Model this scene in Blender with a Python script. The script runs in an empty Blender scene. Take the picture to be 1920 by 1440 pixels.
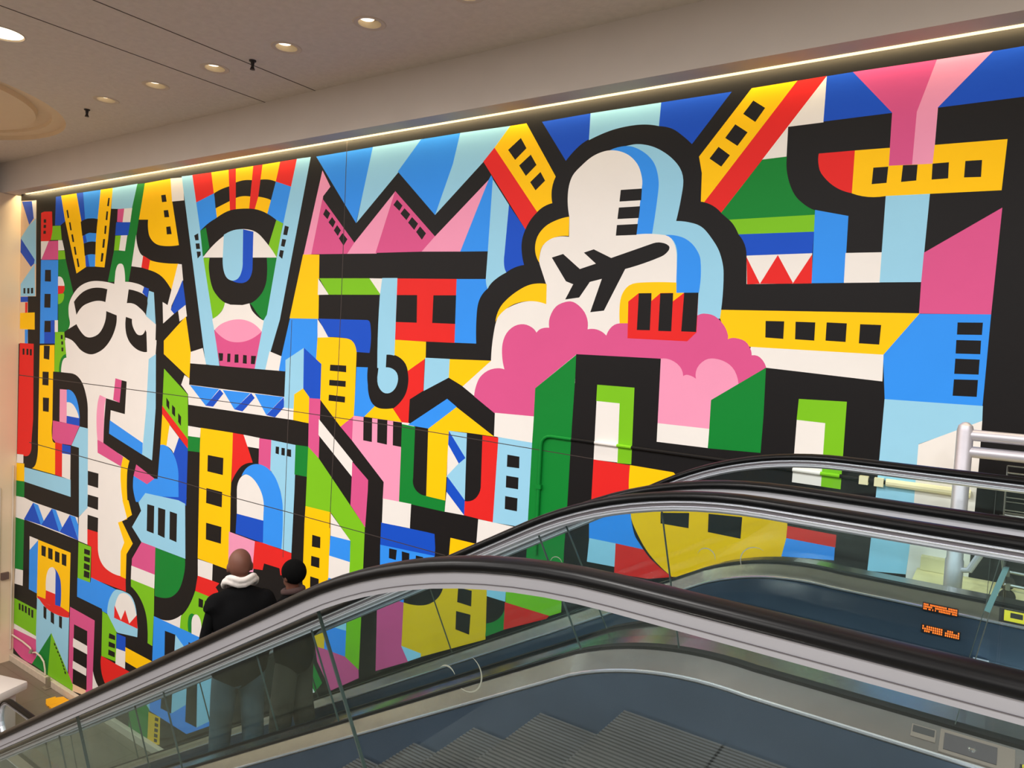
import bpy, bmesh, math, random
import numpy as np
from mathutils import Vector, Matrix, Quaternion
from mathutils.geometry import delaunay_2d_cdt
random.seed(7)
C = bpy.context.scene.collection
SC = bpy.context.scene
H = 6.23          # everything is modelled with the eye height as z = 0; the whole place is raised so the lower floor is z = 0
YW = 5.83         # the painted wall
XL = -14.77       # the left wall
ZU = -1.40        # upper floor
ZL = -6.23        # lower floor
ZC = 2.77         # ceiling

# ---------------------------------------------------------------- camera
cd = bpy.data.cameras.new('camera'); cam = bpy.data.objects.new('camera', cd); C.objects.link(cam)
ax = ((0.82484333, 0.07093653, -0.56089347), (0.56298625, -0.01221621, 0.82637597), (0.05176825, -0.99740602, -0.05001275))
R3 = Matrix(((ax[0][0], -ax[0][1], -ax[0][2]), (ax[1][0], -ax[1][1], -ax[1][2]), (ax[2][0], -ax[2][1], -ax[2][2])))
cam.matrix_world = Matrix.Translation((0, 0, 0)) @ R3.to_4x4()
cd.sensor_width = 36; cd.lens = 25.5; cd.clip_start = 0.05; cd.clip_end = 200
SC.camera = cam

# ---------------------------------------------------------------- world and exposure
w = bpy.data.worlds.new('world'); SC.world = w; w.use_nodes = True
bg = w.node_tree.nodes['Background']; bg.inputs[0].default_value = (1.0, 0.93, 0.86, 1); bg.inputs[1].default_value = 0.25
SC.view_settings.view_transform = 'Standard'; SC.view_settings.look = 'None'
SC.view_settings.exposure = 0.0; SC.view_settings.gamma = 1.0; SC.view_settings.use_curve_mapping = False
SC.cycles.max_bounces = 14; SC.cycles.transparent_max_bounces = 40; SC.cycles.glossy_bounces = 6
SC.cycles.use_denoising = True

# ---------------------------------------------------------------- helpers
def lin(c):
    return tuple(((v / 255) / 12.92 if v / 255 <= 0.04045 else ((v / 255 + 0.055) / 1.055) ** 2.4) for v in c) + (1,)
def mat(name, rgb, rough=0.5, metal=0.0, noise=0.06, nscale=6.0, bump=0.0, bscale=60.0, spec=0.5, emit=None, es=0.0):
    m = bpy.data.materials.new(name); m.use_nodes = True
    nt = m.node_tree; p = nt.nodes['Principled BSDF']
    p.inputs['Roughness'].default_value = rough; p.inputs['Metallic'].default_value = metal
    p.inputs['Specular IOR Level'].default_value = spec
    tc = nt.nodes.new('ShaderNodeTexCoord')
    nz = nt.nodes.new('ShaderNodeTexNoise'); nz.inputs['Scale'].default_value = nscale; nz.inputs['Detail'].default_value = 4
    nt.links.new(tc.outputs['Object'], nz.inputs['Vector'])
    mr = nt.nodes.new('ShaderNodeMapRange'); mr.inputs['To Min'].default_value = 1 - noise; mr.inputs['To Max'].default_value = 1 + noise
    nt.links.new(nz.outputs['Fac'], mr.inputs['Value'])
    mx = nt.nodes.new('ShaderNodeVectorMath'); mx.operation = 'SCALE'
    mx.inputs[0].default_value = lin(rgb)[:3]
    nt.links.new(mr.outputs['Result'], mx.inputs['Scale'])
    nt.links.new(mx.outputs['Vector'], p.inputs['Base Color'])
    if bump:
        n2 = nt.nodes.new('ShaderNodeTexNoise'); n2.inputs['Scale'].default_value = bscale; n2.inputs['Detail'].default_value = 3
        nt.links.new(tc.outputs['Object'], n2.inputs['Vector'])
        b = nt.nodes.new('ShaderNodeBump'); b.inputs['Strength'].default_value = bump; b.inputs['Distance'].default_value = 0.004
        nt.links.new(n2.outputs['Fac'], b.inputs['Height']); nt.links.new(b.outputs['Normal'], p.inputs['Normal'])
    if emit:
        p.inputs['Emission Color'].default_value = lin(emit); p.inputs['Emission Strength'].default_value = es
    return m
def glass_mat(name, tint, refl=0.04):
    m = bpy.data.materials.new(name); m.use_nodes = True; nt = m.node_tree; nt.nodes.clear()
    out = nt.nodes.new('ShaderNodeOutputMaterial'); tr = nt.nodes.new('ShaderNodeBsdfTransparent'); tr.inputs[0].default_value = tint + (1,)
    gl = nt.nodes.new('ShaderNodeBsdfGlossy'); gl.inputs['Roughness'].default_value = 0.02; gl.inputs[0].default_value = (0.9, 1, 0.97, 1)
    lw = nt.nodes.new('ShaderNodeLayerWeight'); lw.inputs[0].default_value = 0.5
    pw = nt.nodes.new('ShaderNodeMath'); pw.operation = 'POWER'; pw.inputs[1].default_value = 5
    ma = nt.nodes.new('ShaderNodeMath'); ma.operation = 'MULTIPLY_ADD'; ma.inputs[1].default_value = 0.7; ma.inputs[2].default_value = refl
    mx = nt.nodes.new('ShaderNodeMixShader')
    nt.links.new(lw.outputs['Facing'], pw.inputs[0]); nt.links.new(pw.outputs[0], ma.inputs[0]); nt.links.new(ma.outputs[0], mx.inputs[0])
    nt.links.new(tr.outputs[0], mx.inputs[1]); nt.links.new(gl.outputs[0], mx.inputs[2]); nt.links.new(mx.outputs[0], out.inputs[0])
    return m

def prop(o, label=None, cat=None, group=None, kind=None):
    if label: o['label'] = label
    if cat: o['category'] = cat
    if group: o['group'] = group
    if kind: o['kind'] = kind
    return o
BASE = {}
def thing(name, loc, label, cat, group=None):
    o = bpy.data.objects.new(name, None); o.empty_display_size = 0.1; C.objects.link(o); o.location = loc
    BASE[o.name] = Vector(loc)
    return prop(o, label, cat, group)
def obj(name, bm, mats, parent=None, smooth=False, sharp=0.6, **kw):
    """links bm as one mesh; coordinates are world; they become local to the parent's base"""
    base = BASE.get(parent.name, Vector()) if parent else None
    if parent is None:
        lo = Vector((min(v.co.x for v in bm.verts) + max(v.co.x for v in bm.verts), min(v.co.y for v in bm.verts) + max(v.co.y for v in bm.verts), 2 * min(v.co.z for v in bm.verts))) / 2
        base = lo
    for v in bm.verts: v.co -= base
    bmesh.ops.recalc_face_normals(bm, faces=bm.faces)
    me = bpy.data.meshes.new(name); bm.to_mesh(me); bm.free()
    for m in (mats if isinstance(mats, (list, tuple)) else [mats]): me.materials.append(m)
    if smooth:
        for p in me.polygons: p.use_smooth = True
        try: me.set_sharp_from_angle(angle=sharp)
        except Exception: pass
    o = bpy.data.objects.new(name, me); C.objects.link(o)
    if parent:
        o.parent = parent; BASE[o.name] = base
        if parent.parent is not None or parent.type == 'MESH': pass
    else:
        o.location = base; BASE[o.name] = base
    return prop(o, **kw)
def BM(): return bmesh.new()
def box(bm, x0, x1, y0, y1, z0, z1, bev=0, mi=0):
    n0 = len(bm.faces)
    r = bmesh.ops.create_cube(bm, size=1)['verts']
    for v in r: v.co = Vector(((x0 + x1) / 2 + v.co.x * (x1 - x0), (y0 + y1) / 2 + v.co.y * (y1 - y0), (z0 + z1) / 2 + v.co.z * (z1 - z0)))
    if bev:
        es = list({e for v in r for e in v.link_edges})
        bmesh.ops.bevel(bm, geom=es, offset=bev, segments=2, affect='EDGES', profile=0.6)
    if mi:
        bm.faces.ensure_lookup_table()
        for f in bm.faces[n0:]: f.material_index = mi
    return bm
def ring_pts(c, u, v, ru, rv, n):
    return [c + u * (ru * math.cos(2 * math.pi * i / n)) + v * (rv * math.sin(2 * math.pi * i / n)) for i in range(n)]
def tube(bm, pts, r, n=10, mi=0):
    """round bar through pts; r is one radius or a list"""
    pts = [Vector(p) for p in pts]; rs = r if isinstance(r, (list, tuple)) else [r] * len(pts)
    rings = []; up = None
    for i, p in enumerate(pts):
        a = pts[max(i - 1, 0)]; b = pts[min(i + 1, len(pts) - 1)]; t = (b - a).normalized()
        if up is None:
            up = Vector((0, 0, 1)) if abs(t.z) < 0.9 else Vector((1, 0, 0))
        u = (up - t * up.dot(t)).normalized(); v = t.cross(u); up = u
        rings.append([bm.verts.new(q) for q in ring_pts(p, u, v, rs[i], rs[i], n)])
    for a, b in zip(rings, rings[1:]):
        for i in range(n):
            f = bm.faces.new((a[i], a[(i + 1) % n], b[(i + 1) % n], b[i])); f.material_index = mi
    f = bm.faces.new(rings[0]); f.material_index = mi; f = bm.faces.new(rings[-1]); f.material_index = mi
    return bm
def lathe(bm, cx, cy, prof, n=32, closed=False, mi=0):
    """prof: list of (radius, z)"""
    rings = []
    for r, z in prof:
        if r < 1e-5: rings.append([bm.verts.new((cx, cy, z))])
        else: rings.append([bm.verts.new((cx + r * math.cos(2 * math.pi * i / n), cy + r * math.sin(2 * math.pi * i / n), z)) for i in range(n)])
    seq = list(zip(rings, rings[1:])) + ([(rings[-1], rings[0])] if closed else [])
    for a, b in seq:
        for i in range(n):
            j = (i + 1) % n
            if len(a) == 1 and len(b) == 1: continue
            if len(a) == 1: f = bm.faces.new((a[0], b[i], b[j]))
            elif len(b) == 1: f = bm.faces.new((a[i], a[j], b[0]))
            else: f = bm.faces.new((a[i], a[j], b[j], b[i]))
            f.material_index = mi
    return bm
def prism_y(bm, xz, y0, y1, mi=0):
    """polygon in the xz plane given a thickness in y"""
    a = [bm.verts.new((x, y0, z)) for x, z in xz]; b = [bm.verts.new((x, y1, z)) for x, z in xz]
    fs = [bm.faces.new(a), bm.faces.new(b)]
    for i in range(len(xz)):
        j = (i + 1) % len(xz); fs.append(bm.faces.new((a[i], a[j], b[j], b[i])))
    for f in fs: f.material_index = mi
    return bm
# ---------------------------------------------------------------- materials
PAINT = dict(K=(24, 22, 23), W=(234, 229, 225), R=(226, 38, 36), Y=(255, 198, 0), U=(238, 190, 20), B=(50, 145, 245), D=(18, 78, 198),
             S=(150, 206, 234), G=(12, 128, 48), L=(122, 192, 28), P=(214, 84, 140), Q=(238, 152, 186), E=(232, 200, 165), X=(66, 58, 56))
KEYS = list(PAINT)
PM = [mat('paint_' + k, PAINT[k], rough=0.5, noise=0.035, nscale=2.5, bump=0.12, bscale=25, spec=0.14) for k in KEYS]
M = dict(
    ceil=mat('ceiling_plaster', (214, 205, 196), 0.95, noise=0.10, nscale=14, bump=0.8, bscale=30, spec=0.1),
    bulk=mat('bulkhead_plaster', (208, 198, 190), 0.9, noise=0.04, nscale=3, bump=0.1, bscale=30, spec=0.1),
    seam=mat('ceiling_seam', (92, 80, 72), 0.9),
    dome=mat('dome_plaster', (228, 206, 176), 0.9, noise=0.03),
    lwall=mat('left_wall_paint', (220, 196, 168), 0.8, noise=0.06, nscale=1.6, bump=0.25, bscale=8),
    wall=mat('wall_plaster', (200, 190, 180), 0.8),
    fwall=mat('mall_wall', (132, 134, 134), 0.8, noise=0.1, nscale=1.0),
    creamp=mat('cream_pipe_paint', (232, 224, 184), 0.5),
    curb=mat('curb_paint', (196, 180, 160), 0.7, noise=0.15, nscale=12, bump=0.3),
    cream=mat('cream_screed', (214, 204, 160), 0.8, noise=0.12, nscale=10, bump=0.4),
    white=mat('white_plastic', (204, 198, 194), 0.45, noise=0.04, nscale=4),
    trim=mat('white_trim', (205, 190, 172), 0.5),
    refl=mat('lamp_reflector', (176, 160, 134), 0.5),
    dark=mat('dark_metal', (34, 27, 25), 0.45),
    rubber=mat('handrail_rubber', (6, 6, 7), 0.36, noise=0.2, nscale=5, spec=0.4),
    gasket=mat('gasket', (9, 10, 10), 0.6, spec=0.2),
    alu=mat('satin_aluminium', (212, 216, 226), 0.36, metal=0.55, noise=0.05, nscale=8),
    white_alu=mat('painted_profile', (160, 160, 166), 0.45, metal=0.3, noise=0.05, nscale=4),
    groove=mat('groove_grey', (88, 84, 88), 0.5, metal=0.3),
    bright=mat('bright_edge', (236, 238, 244), 0.22, metal=0.85),
    steel=mat('brushed_steel', (178, 175, 172), 0.24, metal=1.0, noise=0.12, nscale=14),
    skirt=mat('skirt_panel', (88, 104, 124), 0.30, metal=0.8, noise=0.15, nscale=4),
    step=mat('step_aluminium', (66, 65, 63), 0.5, metal=0.3, noise=0.18, nscale=10),
    clad=mat('truss_cladding', (120, 118, 116), 0.4, metal=0.6),
    tube=mat('steel_tube', (196, 192, 200), 0.42, metal=0.55, noise=0.08, nscale=18),
    wire=mat('wire_chrome', (150, 152, 150), 0.3, metal=0.9),
    yellow=mat('yellow_plastic', (240, 170, 20), 0.5),
    black=mat('black_print', (20, 20, 20), 0.6),
    sticker=mat('yellow_sticker', (200, 190, 40), 0.5),
    plate=mat('plate_grey', (108, 100, 92), 0.4, metal=0.5),
    recess=mat('switch_recess', (48, 45, 47), 0.5, metal=0.2),
    chrome=mat('chrome', (230, 230, 230), 0.12, metal=1.0),
    edge=mat('teal_glass_edge', (74, 112, 114), 0.25),
    joint=mat('glass_edge', (52, 62, 58), 0.4),
    scuff=mat('glue_residue', (112, 116, 104), 0.8),
    bracket=mat('bracket_metal', (150, 138, 120), 0.5, metal=0.5),
    outlet=mat('outlet_brown', (96, 74, 66), 0.5),
)
M['rubber'].node_tree.nodes['Principled BSDF'].inputs['IOR'].default_value = 1.3
M['glass'] = glass_mat('tinted_glass', (0.914, 0.965, 0.970), 0.018)
M['lamp'] = mat('lamp_disc', (255, 240, 215), 0.5, emit=(255, 236, 205), es=2.6)
M['cove'] = mat('cove_diffuser', (255, 240, 200), 0.5, emit=(255, 230, 172), es=1.9)
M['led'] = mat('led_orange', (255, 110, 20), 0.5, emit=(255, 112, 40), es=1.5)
M['tile'] = mat('floor_tile', (112, 100, 86), 0.4, noise=0.16, nscale=2.2, bump=0.05)
# darker joint grid of the lower floor tiles
def tile_grid(m, size, joint=(96, 84, 66)):
    nt = m.node_tree; p = nt.nodes['Principled BSDF']; src = p.inputs['Base Color'].links[0].from_socket
    tc = nt.nodes.new('ShaderNodeTexCoord'); br = nt.nodes.new('ShaderNodeTexBrick')
    br.offset = 0; br.inputs['Scale'].default_value = 1; br.inputs['Brick Width'].default_value = size; br.inputs['Row Height'].default_value = size
    br.inputs['Mortar Size'].default_value = 0.006
    nt.links.new(tc.outputs['Object'], br.inputs['Vector'])
    nt.links.new(src, br.inputs['Color1']); nt.links.new(src, br.inputs['Color2']); br.inputs['Mortar'].default_value = lin(joint)
    nt.links.new(br.outputs['Color'], p.inputs['Base Color'])
tile_grid(M['tile'], 0.9)
M['landing'] = mat('landing_floor', (128, 124, 116), 0.4, noise=0.1, nscale=4)

# ---------------------------------------------------------------- room shell
XR = 7.0; YN = -9.0
obj('wall_back', box(BM(), -19.0, XR, YW, YW + 0.25, ZL - 0.2, ZC + 0.2), M['wall'], kind='structure')
obj('wall_front', box(BM(), -19.0, XR, YN - 0.2, YN, ZL - 0.2, ZC + 0.5), M['fwall'], kind='structure')
obj('wall_far', box(BM(), -19.2, -19.0, YN, YW, 2.0, ZC + 0.5), M['fwall'], kind='structure').name = 'wall_left_upper'
obj('wall_right', box(BM(), XR, XR + 0.2, YN, YW, ZL - 0.2, ZC + 0.5), M['fwall'], kind='structure')
XF = -19.0        # the ceiling runs on over the top of the left wall
obj('wall_left', box(BM(), XF, XL, YN, YW, ZL - 0.2, 2.25), M['lwall'], kind='structure')
obj('floor', box(BM(), XL, XR, YN, YW, ZL - 0.2, ZL), M['tile'], kind='structure')
uf = box(BM(), -0.42, XR, 4.52, YW - 0.002, ZU - 0.35, ZU)
obj('floor_upper', uf, M['cream'], kind='structure')
obj('floor_landing', box(box(BM(), 0.42, XR, 1.26, 4.51, ZU - 0.35, ZU), -1.6, XR, YN, 1.25, ZU - 0.35, ZU), M['landing'], kind='structure')
# skirting curb along the foot of the mural
obj('baseboard_back', box(BM(), XL + 0.002, -0.6, YW - 0.07, YW - 0.001, ZL, ZL + 0.12, bev=0.01), M['curb'], kind='structure')
obj('baseboard_upper', box(BM(), -0.40, -0.16, YW - 0.06, YW - 0.001, ZU, ZU + 0.10, bev=0.006), M['cream'], kind='structure')

# ceiling with real openings
DL = [(x, 4.59) for x in (-9.34, -8.23, -7.10, -5.94, -4.82, -3.73, -2.62, -1.5, -0.38, 0.75)]
BIG = (-8.23, 3.045); DOME = (-11.94, 2.85)
def cdt_fill(loops, z, keep, bm):
    vs, es, fs = [], [], []
    for lp in loops:
        k = len(vs); vs += [Vector(p) for p in lp]; fs.append(list(range(k, k + len(lp))))
    ov, oe, of, _, _, src = delaunay_2d_cdt(vs, es, fs, 1, 1e-5)
    bv = [bm.verts.new((v.x, v.y, z)) for v in ov]
    for f, s in zip(of, src):
        if s and keep(max(s)): bm.faces.new([bv[i] for i in f])
def circ(c, r, n=40): return [(c[0] + r * math.cos(2 * math.pi * i / n), c[1] + r * math.sin(2 * math.pi * i / n)) for i in range(n)]
loops = [[(XF, YN), (XR, YN), (XR, 5.54), (XF, 5.54)], circ(DOME, 2.233, 96), circ(BIG, 0.191)] + [circ(p, 0.101) for p in DL if p[0] < -3]
bm = BM(); cdt_fill(loops, ZC, lambda i: i == 0, bm)
ceil = obj('ceiling', bm, M['ceil'], kind='structure')
bm = box(BM(), XF, XR, YN, YW, ZC + 0.45, ZC + 0.5); obj('ceiling_deck', bm, M['wall'], kind='structure')
for k, x in enumerate((-7.53, -6.64, -12.9, -4.4, -3.5)[:2]):
    obj('panel_seam', box(BM(), x - 0.006, x + 0.006, YN, 5.54, ZC - 0.003, ZC + 0.001), M['seam'], parent=ceil)
bm = BM(); cx, cy = DOME
lathe(bm, cx, cy, [(2.233, ZC), (2.23, ZC + 0.06), (2.07, ZC + 0.06), (2.06, ZC + 0.10), (1.90, ZC + 0.10), (1.88, ZC + 0.04), (1.30, ZC + 0.025), (1.30, ZC + 0.05), (1.275, ZC + 0.05), (1.275, ZC + 0.022), (0, ZC + 0.01)], 96)
dome = obj('ceiling_dome', bm, M['dome'], smooth=True, sharp=0.5, kind='structure')
obj('bulkhead', box(BM(), XF, XR, 5.54, 5.752, 2.255, ZC + 0.3), M['bulk'], kind='structure').name = 'trim_1'
cl = obj('cove_light', box(BM(), XL + 0.35, XR, 5.754, 5.778, 2.245, 2.270), M['cove'],
         label='long warm white light strip along the foot of the bulkhead above the mural', cat='light')
# the lamp hidden up in the slot between bulkhead and wall
sl = bpy.data.lights.new('slot_lamp', type='AREA'); sl.shape = 'RECTANGLE'; sl.size = XR - XL - 0.2; sl.size_y = 0.03; sl.energy = 250; sl.color = (1, 0.82, 0.48)
so = bpy.data.objects.new('slot_lamp', sl); C.objects.link(so); so.location = ((XL + XR) / 2, 5.803, 2.315)
# downlights
def downlight(c, r0, r1, depth, label, group, power, lean=0.0):
    cx, cy = c
    t = thing('recessed_downlight', (cx, cy, ZC), label, 'ceiling light', group)
    obj('trim_ring', lathe(BM(), cx, cy, [(r1, ZC - 0.001), (r0 - 0.01, ZC - 0.006), (r0, ZC - 0.001), (r0 - 0.002, ZC + 0.002), (r1, ZC + 0.002)], 40, closed=True), M['trim'], t, smooth=True)
    obj('reflector', lathe(BM(), cx, cy, [(r1, ZC), (r1 * 0.99, ZC + depth * 0.4), (r1 * 0.93, ZC + depth), (0, ZC + depth + 0.003)], 40), M['refl'], t, smooth=True)
    lr, lx = (r1 * 0.62, cx - r1 * 0.33) if depth > 0.03 else (r1 * 0.97, cx)
    obj('lamp', lathe(BM(), lx, cy, [(0, ZC + depth - 0.012), (lr, ZC + depth - 0.012), (lr, ZC + depth + 0.001), (0, ZC + depth + 0.001)], 32), M['lamp'], t)
    ld = bpy.data.lights.new('lamp_light', type='SPOT'); ld.energy = power; ld.color = (1, 0.92, 0.82); ld.spot_size = 2.4; ld.spot_blend = 0.9; ld.shadow_soft_size = r1 * 0.6
    lo = bpy.data.objects.new('lamp_light', ld); C.objects.link(lo); lo.parent = t; lo.location = (0, 0, 0.02 if depth < .05 else -0.02)
    return t
names = ['far left end of the row', 'second from the far left end', 'third from the far left', 'fourth from the far left', 'second nearest the camera', 'nearest the camera, with the widest ring']
WH = {-9.34: 'smallest recessed round downlight, the far end of the row beside the mural', -8.23: 'recessed round downlight, second from the far end of the row beside the mural',
      -7.10: 'recessed round downlight left of both ceiling seams, third from the far end', -5.94: 'recessed round downlight between the two ceiling seams, fourth from the far end',
      -4.82: 'largest recessed round downlight fully in view, with a wide pale trim ring', -3.73: 'recessed round downlight cut off by the top edge of the photo'}
for c in DL:
    if c[0] > -3: continue       # the rest of the row is outside the photo: light only
    lab = WH.get(c[0], 'recessed round downlight of the row along the mural, beyond the top edge')
    downlight(c, 0.147, 0.101, 0.06, lab, 'downlights in a row along the mural', 22)
for c in DL:
    if c[0] > -3:
        ld = bpy.data.lights.new('lamp_light', type='SPOT'); ld.energy = 22; ld.color = (1, 0.92, 0.82); ld.spot_size = 2.4; ld.spot_blend = 0.9; ld.shadow_soft_size = 0.06
        lo = bpy.data.objects.new('lamp_light', ld); C.objects.link(lo); lo.location = (c[0], c[1], ZC - 0.02)
downlight(BIG, 0.205, 0.191, 0.02, 'large glowing round ceiling light at the upper left edge', 'big round ceiling lights', 60)
# unseen fill lamps added in rows under the ceiling behind and beside the camera
for x in (-12.5, -9.0, -5.5, -2.0, 1.5, 5.0):
    for y in (0.8, -2.2, -5.4):
        ld = bpy.data.lights.new('added_fill_lamp', type='AREA'); ld.shape = 'DISK'; ld.size = 0.5; ld.energy = 152; ld.color = (1, 0.965, 0.935)
        lo = bpy.data.objects.new('added_fill_lamp', ld); C.objects.link(lo); lo.location = (x, y, ZC - 0.02)
# sprinklers
def sprinkler(c, label):
    t = thing('sprinkler_head', (c[0], c[1], ZC), label, 'sprinkler', 'ceiling sprinkler heads')
    obj('collar', lathe(BM(), c[0], c[1], [(0, ZC + 0.002), (0.036, ZC), (0.034, ZC - 0.012), (0.018, ZC - 0.02), (0, ZC - 0.02)], 20), M['dark'], t)
    obj('body', lathe(BM(), c[0], c[1], [(0, ZC - 0.018), (0.02, ZC - 0.018), (0.014, ZC - 0.06), (0.022, ZC - 0.085), (0, ZC - 0.087)], 16), M['dark'], t)
    obj('deflector', lathe(BM(), c[0], c[1], [(0, ZC - 0.087), (0.026, ZC - 0.089), (0.026, ZC - 0.092), (0, ZC - 0.094)], 16), M['dark'], t)
sprinkler((-6.53, 4.64), 'dark sprinkler head on the ceiling seam between two downlights')
sprinkler((-9.98, 4.67), 'dark sprinkler head beside the round ceiling dome')

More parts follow.
